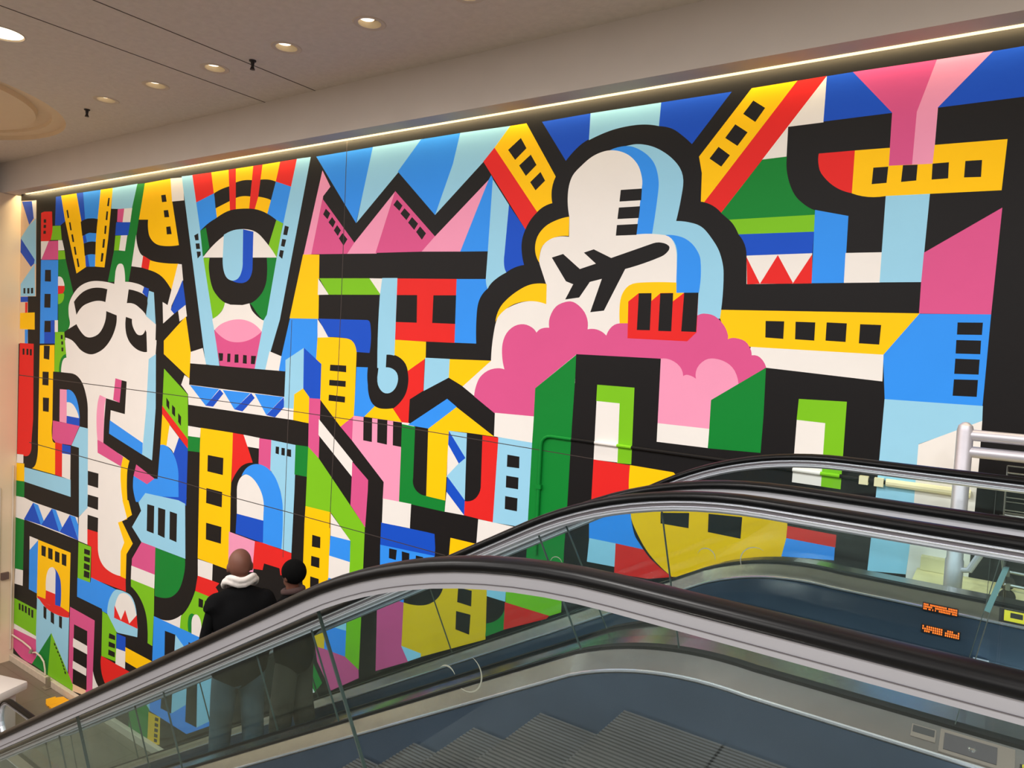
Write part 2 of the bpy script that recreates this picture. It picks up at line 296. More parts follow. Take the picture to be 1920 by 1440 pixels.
# ---------------------------------------------------------------- the mural: painted outlines (mm on the wall: x, z), later ones over earlier ones
MURAL = '''K -15000,2418 -51,2283 218,-1498 -1582,-1938 -6431,-5400 -14842,-7199
E -14804,2165 -14171,2133 -14123,465 -14804,463
E -14804,473 -14439,474 -14404,-374 -14792,-389
D -14737,2151 -14342,2133 -14252,1834 -14433,1723
W -14351,2138 -14180,2137 -14174,1800 -14265,1834
S -14175,1823 -14142,1027 -14202,1028 -14764,1503 -14433,1723
D -14755,1497 -14196,1106 -14219,1035 -14338,983 -14763,1255
S -14194,1038 -14153,471 -14727,463 -14736,682
K -14617,608 -14541,612 -14537,513 -14613,513
K -14466,608 -14379,611 -14375,513 -14462,513
K -14322,611 -14236,615 -14232,517 -14318,513
D -14727,457 -14438,458 -14434,366 -14723,358
R -14540,355 -14443,356 -14444,168 -14532,167
Y -14737,164 -14158,183 -14146,-119 -14735,-122
B -14533,-130 -14414,-127 -14413,-374 -14523,-379
R -13985,1904 -13869,1920 -13583,1904 -13547,1550 ~-13623,1422 -13973,1420
K -13884,1790 -13793,1785 -13791,1726 -13882,1731
K -13880,1695 -13789,1690 -13795,1637 -13886,1642
K -13884,1594 -13793,1590 -13795,1537 -13890,1541
D -13453,2142 -13256,2142 -13063,1729 -13274,1654 -13464,1664
B -12535,2146 -11946,2142 -12036,1690 ~-12249,1713 ~-12446,1699 -12535,1664
D -12756,2148 -12521,2145 -12435,1704 -12601,1661
Y -13268,2147 -12742,2147 -12555,1683 -12365,944 -12683,842 -13122,1751
Y -11960,2144 -11588,2142 -11633,1821 -11695,1362 -11787,924 -12090,944 -12082,1307 -12036,1690
K -12580,1676 ~-12392,1714 ~-12213,1709 -12029,1690 -12068,1473 ~-12310,1484 -12518,1445
B -12507,1440 ~-12310,1484 ~-12203,1479 -12068,1468 -12076,1334 ~-12232,1343 -12465,1322
D -12507,1440 -12417,1466 -12361,1345 -12465,1322
K -12465,1322 ~-12268,1344 -12076,1334 -12081,1132 ~-12259,1146 -12424,1124
B -12409,1120 ~-12259,1142 -12081,1132 -12083,942 -12379,948
D -12409,1120 -12330,1132 -12257,946 -12379,948
K -13071,1891 -13025,1901 -12973,1770 -13018,1754
K -12977,1688 -12924,1689 -12873,1555 -12926,1554
K -12889,1483 -12832,1488 -12781,1361 -12838,1358
K -12796,1280 -12740,1281 -12690,1150 -12746,1148
K -12694,1083 -12642,1089 -12584,952 -12639,942
K -11718,2001 -11674,1995 -11695,1868 -11753,1877
K -11766,1795 -11715,1789 -11733,1656 -11787,1662
K -11807,1574 -11749,1571 -11767,1442 -11818,1450
K -11849,1368 -11787,1366 -11808,1231 -11870,1235
K -11890,1153 -11821,1145 -11850,1018 -11912,1016
S -11594,2142 -10876,2147 -10951,1774 -11623,1826
G -10882,2143 -10667,2136 -10819,1605 -10857,1443 -11057,698 -11674,696 -11509,1180 -11191,1162 -11015,1798
P -11427,1808 -11231,1804 -11270,1600 -11440,1614
W -11238,1804 -11009,1798 -11055,1589 -11277,1600
D -11463,1610 -11055,1589 -11106,1395 -11487,1411
L -11480,1404 -11316,1402 -11357,1175 -11509,1180
W -11316,1402 -11129,1397 -11185,1161 -11364,1176
L -13548,1659 -13266,1648 -13212,1411 -13610,1421 -13559,1551
W -13972,1416 -13675,1409 -13939,1105 -13959,1106
P -13683,1409 -13334,1401 -13320,1086 -13938,1096
W -13338,1410 -13196,1405 -13111,1235 -13331,1239
L -13330,1235 -13107,1228 -13066,1083 -13328,1082
G -13324,1086 -13066,1087 -12774,519 ~-12897,386 ~-12918,165 -12792,-89 -13059,-129 -13271,-135
B -13959,1094 -13324,1078 -13303,61 -13423,58 -13406,-334 -13940,-355
D -13552,59 -13415,62 -13378,-333 -13773,-349 -13782,-147 -13544,-140
K -13794,921 -13581,917 -13572,717 -13798,724
K -13797,508 -13572,508 -13574,272 -13799,273
K -13777,45 -13552,50 -13544,-144 -13782,-151
W -13407,62 -13292,65 -13283,-136 -13399,-139
W -13319,799 ~-13177,775 ~-13095,681 -13085,642 -13313,643
R -13313,645 -13085,642 ~-13090,561 ~-13165,511 -13307,501
L -13307,505 -13107,518 -13087,496 ~-13140,385 -13299,337
W -11461,662 ~-11922,712 ~-12274,702 ~-12581,624 ~-12799,487 ~-12918,331 ~-12918,165 ~-12873,0 -13020,-133 -13012,-337 -10276,-226 -10276,73 -10567,206 -10522,533 ~-10648,624 ~-10930,680 -11169,694
W -13034,-264 -13012,-337 -12977,-499 ~-13118,-575 ~-13152,-699 -13138,-829 -12571,-848 -12210,-1510 -12136,-3135 -11765,-3069 -11768,-2998 -11057,-2667 -11143,-2093 -10206,-1639 -10250,-160
W -11832,-2757 -11787,-3505 ~-11718,-3707 ~-11505,-3822 -11067,-3839 -10988,-3294 -11188,-3019 -10925,-2920 -11067,-2668 -11085,-2637
W -11478,653 -11453,841 ~-11393,951 ~-11312,974 ~-11229,947 ~-11175,820 -11160,651
D -10623,615 -10489,589 -10524,449 -10665,533
S -10487,558 -10352,533 -10282,70 -10548,186 -10517,436
K -11051,580 ~-10861,558 ~-10673,517 -10525,460 -10514,370 -10552,206 ~-10693,286 ~-10883,359 -11096,370
K -12749,378 ~-12521,515 ~-12269,587 ~-11987,609 -11682,582 -11734,382 ~-11977,401 ~-12259,364 ~-12474,299 -12653,166
K -13041,-115 -12647,15 ~-12474,-116 ~-12306,-183 ~-12092,-175 ~-11884,-98 ~-11737,64 -11701,242 -11382,180 ~-11398,20 ~-11522,-173 ~-11735,-338 ~-12009,-438 ~-12222,-457 ~-12479,-406 ~-12708,-288 ~-12823,-247 -13064,-213
K -11111,163 -10935,133 ~-10914,33 ~-10799,-81 ~-10705,-103 ~-10614,-83 -10556,-16 -10524,-56 -10494,-342 ~-10601,-347 ~-10788,-314 ~-10981,-221 ~-11082,-107 ~-11121,27
Y -10673,2137 -9991,2147 -9940,1820 -9742,1197 ~-10114,1199 ~-10349,1243 ~-10502,1345 ~-10553,1461 -10560,1599 -10813,1613
K -10231,1930 -10116,1930 -10082,1828 -10203,1828
K -10154,1708 -10039,1707 -10006,1604 -10128,1607
K -10076,1470 -9971,1472 -9931,1360 -10056,1361
W -10002,2148 -9686,2136 -9647,1815 -9946,1820
W -10880,1395 ~-10848,1261 ~-10765,1127 -10664,1071 -10704,900 -10989,927
R -10670,1078 -10464,1004 -10508,864 -10711,904
Y -10479,1005 ~-10188,961 -9740,937 -9897,570 ~-10090,725 ~-10268,807 -10514,864
W -9754,935 -9659,927 -9613,704 -9886,344 -9897,293 -9810,235 -10087,86 -10117,396 -9985,353 -9897,573
D -9626,708 -9530,363 -9815,231 -9903,289
W -9715,275 -9535,360 -9494,201 -9671,124
L -13387,-137 -13060,-127 -13012,-337 -12973,-503 ~-13137,-585 ~-13192,-682 -13203,-805 -13386,-816
K -13158,-287 -13092,-284 -13089,-340 -13156,-343
K -13150,-390 -13079,-387 -13077,-452 -13139,-455
K -13182,-181 -13112,-179 -13109,-248 -13179,-250
G -12981,-494 -12963,-554 ~-13078,-592 ~-13132,-698 -13139,-805 -13214,-810 ~-13201,-664 ~-13119,-547
R -14725,-376 -14174,-369 -14141,-1700 ~-14189,-2101 ~-14196,-2261 ~-14309,-2371 -14554,-2390 -14758,-2396
K -14609,-472 -14533,-468 -14528,-578 -14604,-581
K -14453,-469 -14374,-465 -14370,-574 -14449,-578
K -14322,-469 -14243,-466 -14239,-578 -14317,-581
W -14757,-2400 -14500,-2379 -14494,-2534 -14765,-2560
Y -14774,-2563 -14458,-2535 -14436,-2859 -14779,-2885
G -14798,-2888 -14436,-2855 -14437,-3152 -14814,-3178
Y -13939,-386 -13397,-358 -13386,-811 -13426,-819 -13418,-1667 ~-13409,-1972 -13301,-2027 -13278,-2569 -14148,-2577 ~-13981,-2432 -13941,-2073
K -13784,-384 -13566,-379 -13576,-618 -13783,-609
K -13815,-837 -13588,-829 -13586,-1065 -13814,-1069
K -13784,-1286 -13557,-1277 -13559,-1518 -13774,-1524
S -14447,-2598 -12732,-2575 -12719,-2863 -14445,-2860
R -13302,-2004 -13048,-1997 -13031,-2576 -13282,-2570
D -13055,-2019 -12753,-2013 -12754,-2162 -13052,-2177
W -13045,-2172 -12754,-2158 -12743,-2581 -13035,-2569
S -12460,-1655 -12189,-1661 -12145,-2954 -12423,-3143 -12474,-2009 -12727,-2002
K -13426,-813 ~-12991,-805 ~-12647,-817 ~-12419,-929 ~-12263,-1153 -12209,-1365 -12196,-1657 -12453,-1658 -12474,-1517 ~-12552,-1268 ~-12709,-1115 ~-12902,-1084 -13174,-1095 -13162,-1645 -13398,-1650
Q -13174,-1095 -12925,-1086 -12908,-1648 -13162,-1645
B -12932,-1086 ~-12709,-1115 ~-12552,-1268 -12470,-1526 -12541,-1524 -12922,-1318
W -12923,-1296 ~-12719,-1310 ~-12564,-1416 -12496,-1523 -12913,-1530
D -12913,-1523 -12477,-1521 -12472,-1649 -12915,-1648
P -13398,-1650 -12472,-1649 -12727,-1995 ~-13056,-2011 -13294,-2011 -13409,-1957
K -11647,-1124 -11244,-1156 -11194,-809 -11042,-819 -11073,-1321 -11493,-1299 -11520,-1660 -10287,-1932 -10261,-339 -10244,-160 -10040,-153 -10020,-553 -10028,-1101 -10047,-1296 -10072,-1672 -10143,-2189 -10719,-2053 ~-10786,-2299 ~-10739,-2623 -10928,-2654 ~-10960,-2325 -10911,-2019 -11090,-1974 -11700,-1848 -11683,-1458
Q -11839,-1088 -11641,-1120 -11686,-1247 -11693,-1842 -11883,-1802 ~-11926,-1482 ~-11902,-1230
P -11376,-791 -11188,-809 -11234,-1159 -11427,-1132
P -11883,-1805 -11693,-1838 -11080,-1981 -11141,-2139 -11866,-2014
B -11513,-1458 -10544,-1703 -10550,-1880 -11526,-1670
S -10444,-446 -10254,-363 -10221,-1150 -10281,-1931 -10557,-1877 -10475,-1173
Y -11090,-1979 -10904,-2018 ~-10964,-2240 -10928,-2663 -11063,-2685 ~-11147,-2352 -11142,-2127
P -10710,-2048 -10203,-2189 -10398,-2304 -10780,-2234
L -10031,-561 -9417,-891 -9379,-1520 -10048,-1106
K -9953,-973 -9873,-1031 -9867,-1147 -9942,-1093
K -9801,-1065 -9720,-1105 -9713,-1232 -9794,-1192
K -9641,-1169 -9564,-1217 -9563,-1347 -9635,-1295
R -10054,-1100 -9385,-1513 -9378,-1648 -10047,-1227
Y -10045,-1223 -9843,-1356 -9907,-1672 ~-9999,-1667 -10071,-1681
W -9848,-1360 -9599,-1516 -9723,-1762 ~-9797,-1704 -9912,-1673
D -9604,-1516 -9378,-1645 -9377,-2455 -9577,-2425 -9606,-1967 -9732,-1763
B -10072,-1676 ~-9912,-1673 ~-9737,-1761 ~-9616,-1936 -9587,-2123 -9567,-2407 -10584,-2598 -10692,-2615 ~-10779,-2434 ~-10786,-2299 -10773,-2230 -10398,-2302 -10203,-2189 -10120,-2182
D -10166,-2447 -9370,-2336 -9386,-2441
S -10437,-2440 -9573,-2408 -9403,-2431 -9358,-3208 -10508,-3195 -10783,-3014 -10540,-2725 -10620,-2612
K -10378,-2597 -10188,-2594 -10183,-3003 -10373,-2997
K -10085,-2598 -9895,-2599 -9894,-3014 -10073,-2999
K -9780,-2603 -9596,-2607 -9589,-3016 -9768,-3006
K -12165,-2347 -11823,-2344 -11823,-2577 -12155,-2576
K -12148,-2732 -11812,-2727 -11810,-2930 -12153,-2928
W -12423,-3149 -12138,-2944 -12110,-3551 -12428,-3548
K -12140,-3062 -11801,-3057 -11800,-3291 -12136,-3303
R -12136,-3299 -11800,-3288 -11787,-3505 ~-11718,-3707 ~-11505,-3822 -11077,-3838 -10929,-3850 -10914,-4044 -11985,-4073 -11991,-3563 -12125,-3550
Y -11081,-2653 -10904,-2625 -10792,-2831 -11075,-2981 -10749,-3264 -10922,-3462 -10923,-3848 -11083,-3843 -11092,-3454 -10995,-3295 -11195,-3020 -10925,-2920
P -10508,-3193 -10129,-3195 -10126,-3609 -10767,-3611 -10760,-3497
G -10129,-3202 -9366,-3211 ~-9375,-3407 ~-9473,-3654 ~-9634,-3804 ~-9831,-3884 -10114,-3919
W -10774,-3608 -10126,-3606 -10128,-3817 -10779,-3823
L -10776,-3819 -10128,-3814 -10119,-4171 -10139,-4682 -10267,-4672 ~-10298,-4351 ~-10383,-4169 ~-10545,-4022 -10771,-3929
G -14789,-3561 -14421,-3551 -14429,-4479 -14774,-4517
W -14805,-3172 -14442,-3149 -14080,-3171 -14408,-3554 -14798,-3566
W -14080,-3171 -12456,-3164 -12421,-3541 -14440,-3544
D -14079,-3184 -13749,-3524 -14435,-3547
B -14079,-3184 -13885,-3194 -13656,-3440 -13765,-3531
D -13374,-3171 -13077,-3525 -13757,-3525
B -13374,-3171 -13224,-3170 -12986,-3428 -13089,-3530
D -12733,-3169 -12424,-3542 -13077,-3522
B -12733,-3169 -12542,-3170 -12435,-3290 -12424,-3538
W -14751,-4514 -14429,-4479 -14431,-4765 -14786,-4800
W -14194,-3806 -13847,-3805 -14183,-4072
B -14192,-4063 -13851,-3812 -13858,-4773 -14185,-4770
Y -13860,-3807 -12678,-3798 -12683,-4817 -13868,-4852
K -13729,-3881 -13562,-3877 -13567,-4055 -13722,-4057
K -13479,-3870 -13315,-3867 -13307,-4055 -13471,-4058
K -13226,-3878 -13062,-3877 -13058,-4054 -13226,-4061
K -12983,-3872 -12818,-3865 -12817,-4060 -12974,-4062
D -13302,-4178 ~-13118,-4231 ~-13000,-4378 -12994,-4799 -13185,-4818 -13209,-4270
W -13529,-4646 ~-13527,-4400 ~-13443,-4244 ~-13310,-4180 ~-13212,-4203 -13188,-4285 -13185,-4633
R -13530,-4636 -13186,-4622 -13182,-4811 -12994,-4793 -12683,-4817 -12687,-4907 ~-13247,-4979 ~-13664,-4945 -13861,-4810 -13544,-4793
L -12419,-3565 -12001,-3565 -12011,-4152 -12422,-4171
K -12223,-3637 -12034,-3632 -12038,-3715 -12227,-3721
K -12225,-3761 -12029,-3753 -12032,-3831 -12222,-3840
K -12220,-3873 -12031,-3873 -12034,-3965 -12227,-3970
K -12215,-3995 -12032,-3992 -12035,-4093 -12221,-4104
B -12430,-4169 -12000,-4153 -11979,-4062 -11181,-4077 ~-11350,-4214 ~-11427,-4375 -11424,-4526 -11603,-4521 -11619,-4489 -12427,-4485
S -11188,-4075 ~-11318,-4171 ~-11428,-4358 ~-11425,-4571 -11123,-4745 -10555,-4661 -10549,-4527 -10585,-4365 ~-10641,-4182 ~-10764,-4074 ~-10959,-4055
W -11225,-4361 ~-11118,-4150 ~-10974,-4081 ~-10812,-4086 ~-10680,-4174 ~-10611,-4294 -10586,-4348 -10791,-4522 -11034,-4533
R -11233,-4336 -11035,-4521 -10919,-4331 -10791,-4513 -10587,-4331 -10552,-4531 -11240,-4536
L -14766,-5068 -13863,-5065 -13865,-5551 -14766,-5551
K -14580,-5120 -14503,-5115 -14498,-5234 -14575,-5236
K -14457,-5114 -14381,-5110 -14376,-5228 -14452,-5233
K -14331,-5106 -14251,-5105 -14250,-5229 -14326,-5232
K -14198,-5108 -14118,-5104 -14117,-5240 -14192,-5239
K -14074,-5111 -13991,-5107 -13994,-5253 -14068,-5252
S -13859,-4849 -12680,-4889 -12691,-5888 -13845,-5914 -13873,-5569
R -13861,-4804 ~-13583,-4856 ~-13171,-4863 -12683,-4817 -12687,-4907 ~-13087,-4962 ~-13496,-4947
K -13609,-4932 -13496,-4943 -13496,-5150 -13601,-5138
K -13338,-4963 -13215,-4971 -13207,-5160 -13330,-5147
K -13034,-4964 -12927,-4956 -12926,-5163 -13026,-5155
W -14757,-5545 -13865,-5545 -13862,-5617 -14799,-5658
P -14800,-5644 -13867,-5604 -13849,-6026 -14003,-6086 ~-14404,-6096 -14786,-6000
P -12657,-4712 -11833,-4734 -11860,-5876 -12060,-6029 -12664,-6052
K -12508,-4973 -12064,-4971 -12045,-5953 -12512,-6005
W -12528,-5212 -12053,-5216 -12047,-5355 -12533,-5360
W -12522,-5597 -12062,-5595 -12067,-5721 -12528,-5728
E -12512,-5986 -12074,-5962 -12059,-6051 -12526,-6114
G -13294,-5327 -13343,-6105 -14004,-6082
L -13302,-5330 -12504,-6003 -12507,-6108 -13405,-6108
K -13202,-5478 -13145,-5478 -13135,-5518 -13184,-5518
K -13143,-5526 -13086,-5530 -13077,-5566 -13125,-5566
K -13080,-5577 -13028,-5582 -13014,-5617 -13066,-5616
K -13018,-5621 -12966,-5630 -12956,-5662 -13004,-5660
K -12968,-5665 -12916,-5672 -12907,-5708 -12954,-5704
K -12926,-5711 -12871,-5718 -12861,-5750 -12909,-5751
K -12885,-5757 -12829,-5766 -12820,-5802 -12867,-5796
K -12847,-5810 -12792,-5813 -12782,-5848 -12829,-5845
K -12809,-5856 -12754,-5859 -12745,-5900 -12792,-5899
W -11852,-5570 ~-11768,-5700 -11650,-5783 -11857,-5871
R -11601,-5246 -10714,-5255 -11435,-5679 ~-11563,-5547 ~-11613,-5380
L -11600,-4522 -11430,-4537 -11157,-4741 -11161,-5215 -11598,-5248
K -11373,-4817 -11194,-4813 -11190,-4883 -11386,-4901
K -11383,-4954 -11187,-4944 -11191,-5016 -11386,-5035
K -11384,-5083 -11188,-5077 -11191,-5158 -11390,-5171
D -11156,-4764 -10886,-4751 -10882,-4976 -11154,-5004
W -11155,-5001 -10882,-4976 -10879,-5247 -11166,-5252
Y -10885,-4907 -10122,-4912 -10485,-5143 -10875,-5132
B -10120,-4224 -8878,-4226 -8640,-4328 -8631,-5369 -9204,-5692 -10193,-5672 -10129,-4911
K -9819,-4365 -9549,-4351 -9553,-4743 -9592,-5525 -9876,-5540 -9834,-4984 -9811,-4739
S -9549,-4351 -9265,-4495 -9225,-5268 -9598,-5528 -9569,-4748
K -9222,-4368 -8990,-4370 -8963,-5516 -9245,-5526
S -8996,-4372 -8645,-4403 -8629,-5297 -8969,-5518
K -8652,-4387 -8278,-4371 -8253,-5386 -8631,-5366
G -10736,-5725 -10359,-5535 -10169,-5657 -10198,-6174 -10733,-6201
S -10373,-5546 -10176,-5422 -10165,-5662
U -10192,-5698 -9877,-5677 -9874,-6088 -10204,-6201
K -10010,-5718 -9921,-5708 -9926,-5758 -10018,-5773
K -10016,-5805 -9924,-5794 -9929,-5844 -10021,-5859
K -10020,-5887 -9927,-5875 -9932,-5925 -10024,-5941
K -10023,-5969 -9930,-5957 -9935,-6007 -10027,-6024
K -10023,-6046 -9941,-6033 -9946,-6080 -10027,-6097
B -11536,-6135 -11217,-5997 -11221,-6159 -11408,-6186
W -9930,-4225 ~-9673,-4169 -9415,-4028 -9416,-4225
L -9100,-3608 -8596,-3605 -8631,-3807 -8815,-4218 -9444,-4226 -9427,-4047 ~-9248,-3868
K -9010,-3687 -8905,-3690 -8906,-3802 -9010,-3809
K -8865,-3689 -8765,-3693 -8766,-3804 -8865,-3807
K -8734,-3695 -8636,-3698 -8637,-3800 -8735,-3800
G -9157,-3940 ~-9240,-4019 -9236,-4219 -9142,-4222 ~-9139,-4031 -9092,-3943
W -9155,-4229 -9163,-4075 ~-9123,-3966 ~-9035,-3929 ~-8960,-3975 ~-8927,-4070 -8928,-4228
R -9048,-3372 -8548,-3374 -8631,-3448 -8569,-3489 -8595,-3609 -9097,-3607
W -9060,-3149 -8711,-3144 -8714,-3374 -9048,-3380
R -9470,2149 -9016,2144 -8944,1860 -9361,1761
Y -9022,2145 -8625,2143 -8607,1921 -8949,1857
Y -8493,2143 -8108,2142 -8117,1954 ~-8275,1974 -8472,1962
Y -7941,2141 -7579,2143 -7645,1902 ~-7787,1941 -7974,1957
R -7584,2143 -7261,2143 -7346,1813 -7655,1907
B -9361,1764 -8944,1860 -8857,1527 ~-9035,1474 -9237,1373
B -7655,1907 -7347,1816 -7480,1380 -7616,1428 -7809,1518 -7739,1686
K -8940,1860 ~-8788,1901 -8613,1925 -8591,1729 -8900,1658
K -8477,1962 ~-8303,1978 -8126,1963 -8153,1759 ~-8320,1775 -8461,1759
K -7974,1957 ~-7814,1943 -7655,1907 -7737,1683 ~-7854,1719 -8008,1744
Y -8894,1658 -8591,1732 -8567,1607 ~-8712,1580 -8863,1527
Y -8461,1763 ~-8320,1775 -8153,1759 -8167,1601 ~-8312,1615 -8464,1613
Y -8008,1747 ~-7854,1719 -7737,1684 -7801,1516 ~-7898,1555 -8062,1591
R -8636,2144 -8481,2143 -8453,1612 -8579,1612
R -8116,2143 -7930,2141 -7994,1743 -8057,1591 -8172,1608
S -9722,2152 -9463,2147 -8699,-454 -9015,-443
S -7271,2146 -7020,2142 -7483,193 -7736,-446 -7979,-447 -7753,456 -7598,966
K -9375,1317 -9284,1342 -9266,1248 -9345,1248
K -9338,1205 -9246,1204 -9226,1128 -9318,1128
K -9306,1094 -9211,1091 -9209,1041 -9280,998
K -7451,1354 -7375,1334 -7402,1233 -7478,1244
K -7493,1193 -7416,1180 -7444,1093 -7514,1107
K -7526,1058 -7454,1047 -7479,947 -7545,984
G -9237,1373 -9103,1413 -9006,1142 -9156,1017
L -7622,1435 -7488,1383 -7586,969 ~-7659,1037 -7756,1123
W -9156,1008 ~-8870,1199 ~-8581,1319 ~-8298,1352 ~-8019,1302 ~-7797,1158 -7585,966
L -9146,1002 -8995,998 ~-9001,810 ~-8913,593 ~-8771,468 -8623,398 ~-8688,292 -8882,174
G -7787,971 -7585,966 -7739,255 -7804,179 ~-7936,268 ~-8050,369 -8098,394 ~-7920,472 ~-7806,590 ~-7775,757
K -9109,1415 ~-8857,1535 ~-8596,1607 ~-8312,1615 ~-8035,1589 ~-7817,1526 -7619,1431 -7755,1120 ~-7881,1245 ~-8075,1321 ~-8298,1352 ~-8524,1343 ~-8725,1282 ~-8871,1217 -9012,1138
K -8999,1003 -7781,971 ~-7767,707 ~-7818,573 ~-7972,438 ~-8161,376 ~-8358,366 ~-8590,399 ~-8803,504 ~-8948,683 ~-9009,846
S -8696,1295 ~-8496,1345 -8278,1348 -8266,867 ~-8307,747 ~-8390,696 ~-8490,688 ~-8608,733 ~-8681,840 -8704,999
D -8283,1348 -8068,1308 -8062,829 ~-8118,710 ~-8227,660 ~-8373,661 -8484,688 ~-8348,722 ~-8283,816 -8270,936
W -8898,177 ~-8702,274 -8623,398 -8502,373 -8245,370 -8098,394 ~-8018,284 -7796,176 -7829,42 -8844,29
P -8844,20 -7829,42 -7951,-452 -8693,-443
Q -8838,30 ~-8635,133 ~-8319,184 ~-8038,147 -7832,39 ~-8054,-68 ~-8303,-115 ~-8564,-95
K -8732,-276 -8628,-275 -8632,-373 -8703,-382
K -8534,-274 -8467,-271 -8467,-382 -8534,-386
K -8375,-277 -8295,-273 -8289,-381 -8375,-386
K -8196,-275 -8120,-277 -8114,-386 -8198,-385
K -8029,-278 -7928,-276 -7949,-383 -8029,-384
W -9383,-292 -9095,-224 -9003,-446 -9381,-454
W -7662,-204 -7428,-255 -7456,-439 -7735,-447
Y -9521,200 -9376,-292 -9390,-661 -10048,-352 -10057,-160
W -9512,-622 -9390,-661 -9385,-758 -9123,-1015 -9393,-1033 -9411,-885 -9587,-763
W -9385,-748 -7349,-751 -7147,-871 -7150,-1025 -7506,-1024 -9393,-1033 -9407,-759
B -9375,-753 -8692,-758 -8983,-1010
D -8677,-760 -8594,-811 -8814,-1006 -8989,-1008
B -8611,-764 -8017,-759 -8342,-1002
D -8003,-758 -7926,-815 -8170,-1011 -8342,-999
B -7929,-760 -7359,-757 -7683,-1010
D -7354,-757 -7337,-875 -7506,-1024 -7683,-1012
B -7292,217 -6786,221 -6775,-299 -7016,-135 -7341,-300 -7346,-440 -7467,-436 -7428,-255
S -7347,-297 -7012,-131 -6989,-620 -7155,-714 -7158,-886 -7347,-887 -7341,-437
D -7016,-131 -6693,-310 -6681,-724 -6886,-733 -6998,-621
Y -7161,-708 -7001,-623 -6882,-721 -6876,-1033 -7163,-1026
K -9381,-450 -7341,-437 -7344,-754 -9392,-749
K -9394,-1029 -7163,-1023 -6876,-1035 -6867,-1320 -9388,-1323
P -6886,-731 -6685,-724 -6675,-1437 -6870,-1317
Y -7092,991 -6801,979 -6774,221 -7300,218
W -9388,-1325 -9085,-1324 -9094,-1458 -9381,-1468
G -9381,-1468 -9087,-1458 -9089,-1661 -9380,-1677
Y -9088,-1321 -8354,-1311 -8364,-2101 -8340,-3148 -9063,-3139 -9089,-1658
K -8902,-1675 -8548,-1671 -8548,-1901 -8899,-1900
K -8909,-2131 -8551,-2131 -8549,-2338 -8907,-2337
K -8893,-2608 -8543,-2603 -8543,-2832 -8887,-2839
R -8360,-1312 -8126,-1311 -7921,-1651 ~-8133,-1714 ~-8268,-1838 -8353,-1970
W -8132,-1311 -7795,-1317 -7804,-1453 -8040,-1457
P -7806,-1320 -7556,-1315 -7554,-1721 -7803,-1661
S -7566,-1316 -7091,-1324 -7090,-1886 -7104,-2663 -7318,-2653 -7322,-2023 ~-7395,-1866 -7566,-1693
K -7473,-1386 -7409,-1385 -7409,-1479 -7474,-1473
K -7362,-1389 -7299,-1388 -7296,-1481 -7362,-1480
K -7250,-1392 -7180,-1390 -7175,-1482 -7255,-1479
G -7101,-1322 -6867,-1316 -6856,-1683 -7101,-1687
K -8368,-2138 ~-8294,-1895 ~-8132,-1731 ~-7913,-1646 -7790,-1651 -7897,-1942 -8222,-2168
W -8217,-2371 -8234,-2046 ~-8179,-1896 ~-8043,-1820 ~-7848,-1848 ~-7706,-1965 -7669,-2147 -7665,-2365
B -8147,-1856 ~-8020,-1720 ~-7831,-1656 ~-7642,-1673 ~-7479,-1761 ~-7367,-1912 ~-7299,-2120 -7295,-2652 -7668,-2649 -7669,-2250 ~-7701,-2050 ~-7845,-1891 ~-8014,-1823
D -8220,-2366 -7665,-2361 -7660,-2648 -8231,-2631
Q -8376,-2634 -7812,-2657 -7836,-3063 -8363,-3160
R -7823,-2655 -7669,-2646 -7104,-2665 -7102,-2910 -7294,-2986 -7317,-2901 -7622,-2904 -7649,-2996 -7852,-3022
L -6870,-1317 -6675,-1434 -5864,-2111 -5864,-2691 -6086,-2741 -6085,-2315 -6425,-2044 -6877,-2044
Y -6877,-2041 -6430,-2040 -6422,-2896 -6837,-3106 -6880,-2984 -6885,-2246
K -6738,-2366 -6592,-2367 -6589,-2501 -6737,-2509
K -6741,-2623 -6594,-2620 -6591,-2741 -6741,-2744
K -6745,-2875 -6593,-2874 -6592,-2975 -6742,-3018
W -6429,-2053 -6085,-2312 -6420,-2321
B -6421,-2317 -6089,-2312 -6081,-2563 -6430,-2559
W -6430,-2556 -6081,-2560 -6083,-2724 -6343,-2878 -6428,-2833
B -6429,-2821 -6255,-2818 -6455,-2920
W -6700,-966 -6101,-1394 -6101,-1575 -6696,-1155
P -6109,-1398 -5844,-1572 -5842,-1693 -5859,-2115 -6109,-1901 -6106,-1564
Q -6134,-869 -5363,-870 -5330,-1613 -5356,-1738 -5606,-1749 -5603,-1559 -6130,-1154
K -5958,-866 -5821,-867 -5811,-1137 -5948,-1133
K -5738,-871 -5587,-870 -5579,-1139 -5729,-1132
K -5501,-873 -5362,-873 -5366,-1139 -5491,-1136
P -6125,-871 -6326,-1018 -6126,-1157
Y -6778,6 ~-6285,7 ~-6174,-22 -6111,-111 -6110,-869 -6326,-1018 -6689,-733 -6693,-310 -6789,-257
K -6540,-309 -6271,-305 -6267,-382 -6543,-380
K -6544,-487 -6268,-483 -6268,-551 -6545,-553
K -6543,-662 -6268,-664 -6269,-733 -6546,-733
W -6790,219 -6572,10 -6778,-1
D -6779,224 -5996,225 ~-5914,189 -5905,-142 -6113,-141 ~-6174,-30 ~-6285,7 -6593,12
B -6103,-311 -5919,-305 -5912,-492 ~-5871,-654 -5785,-732 -5943,-867 -6114,-868
Y -5789,-731 ~-5689,-750 -5515,-730 -5367,-869 -5947,-864
W -5371,-867 -5277,-865 -5174,-900 -5369,-896
R -5086,-164 -5323,-306 ~-5306,-449 ~-5359,-597 -5513,-734 -5372,-870 -5277,-868 -5273,-612 -5085,-504
G -5369,-889 -5178,-898 -5174,-1445 ~-5158,-1543 ~-5078,-1603 -4975,-1613 -4715,-1619 -4720,-1743 -5362,-1739
B -6923,2137 -5979,2144 -6205,1317
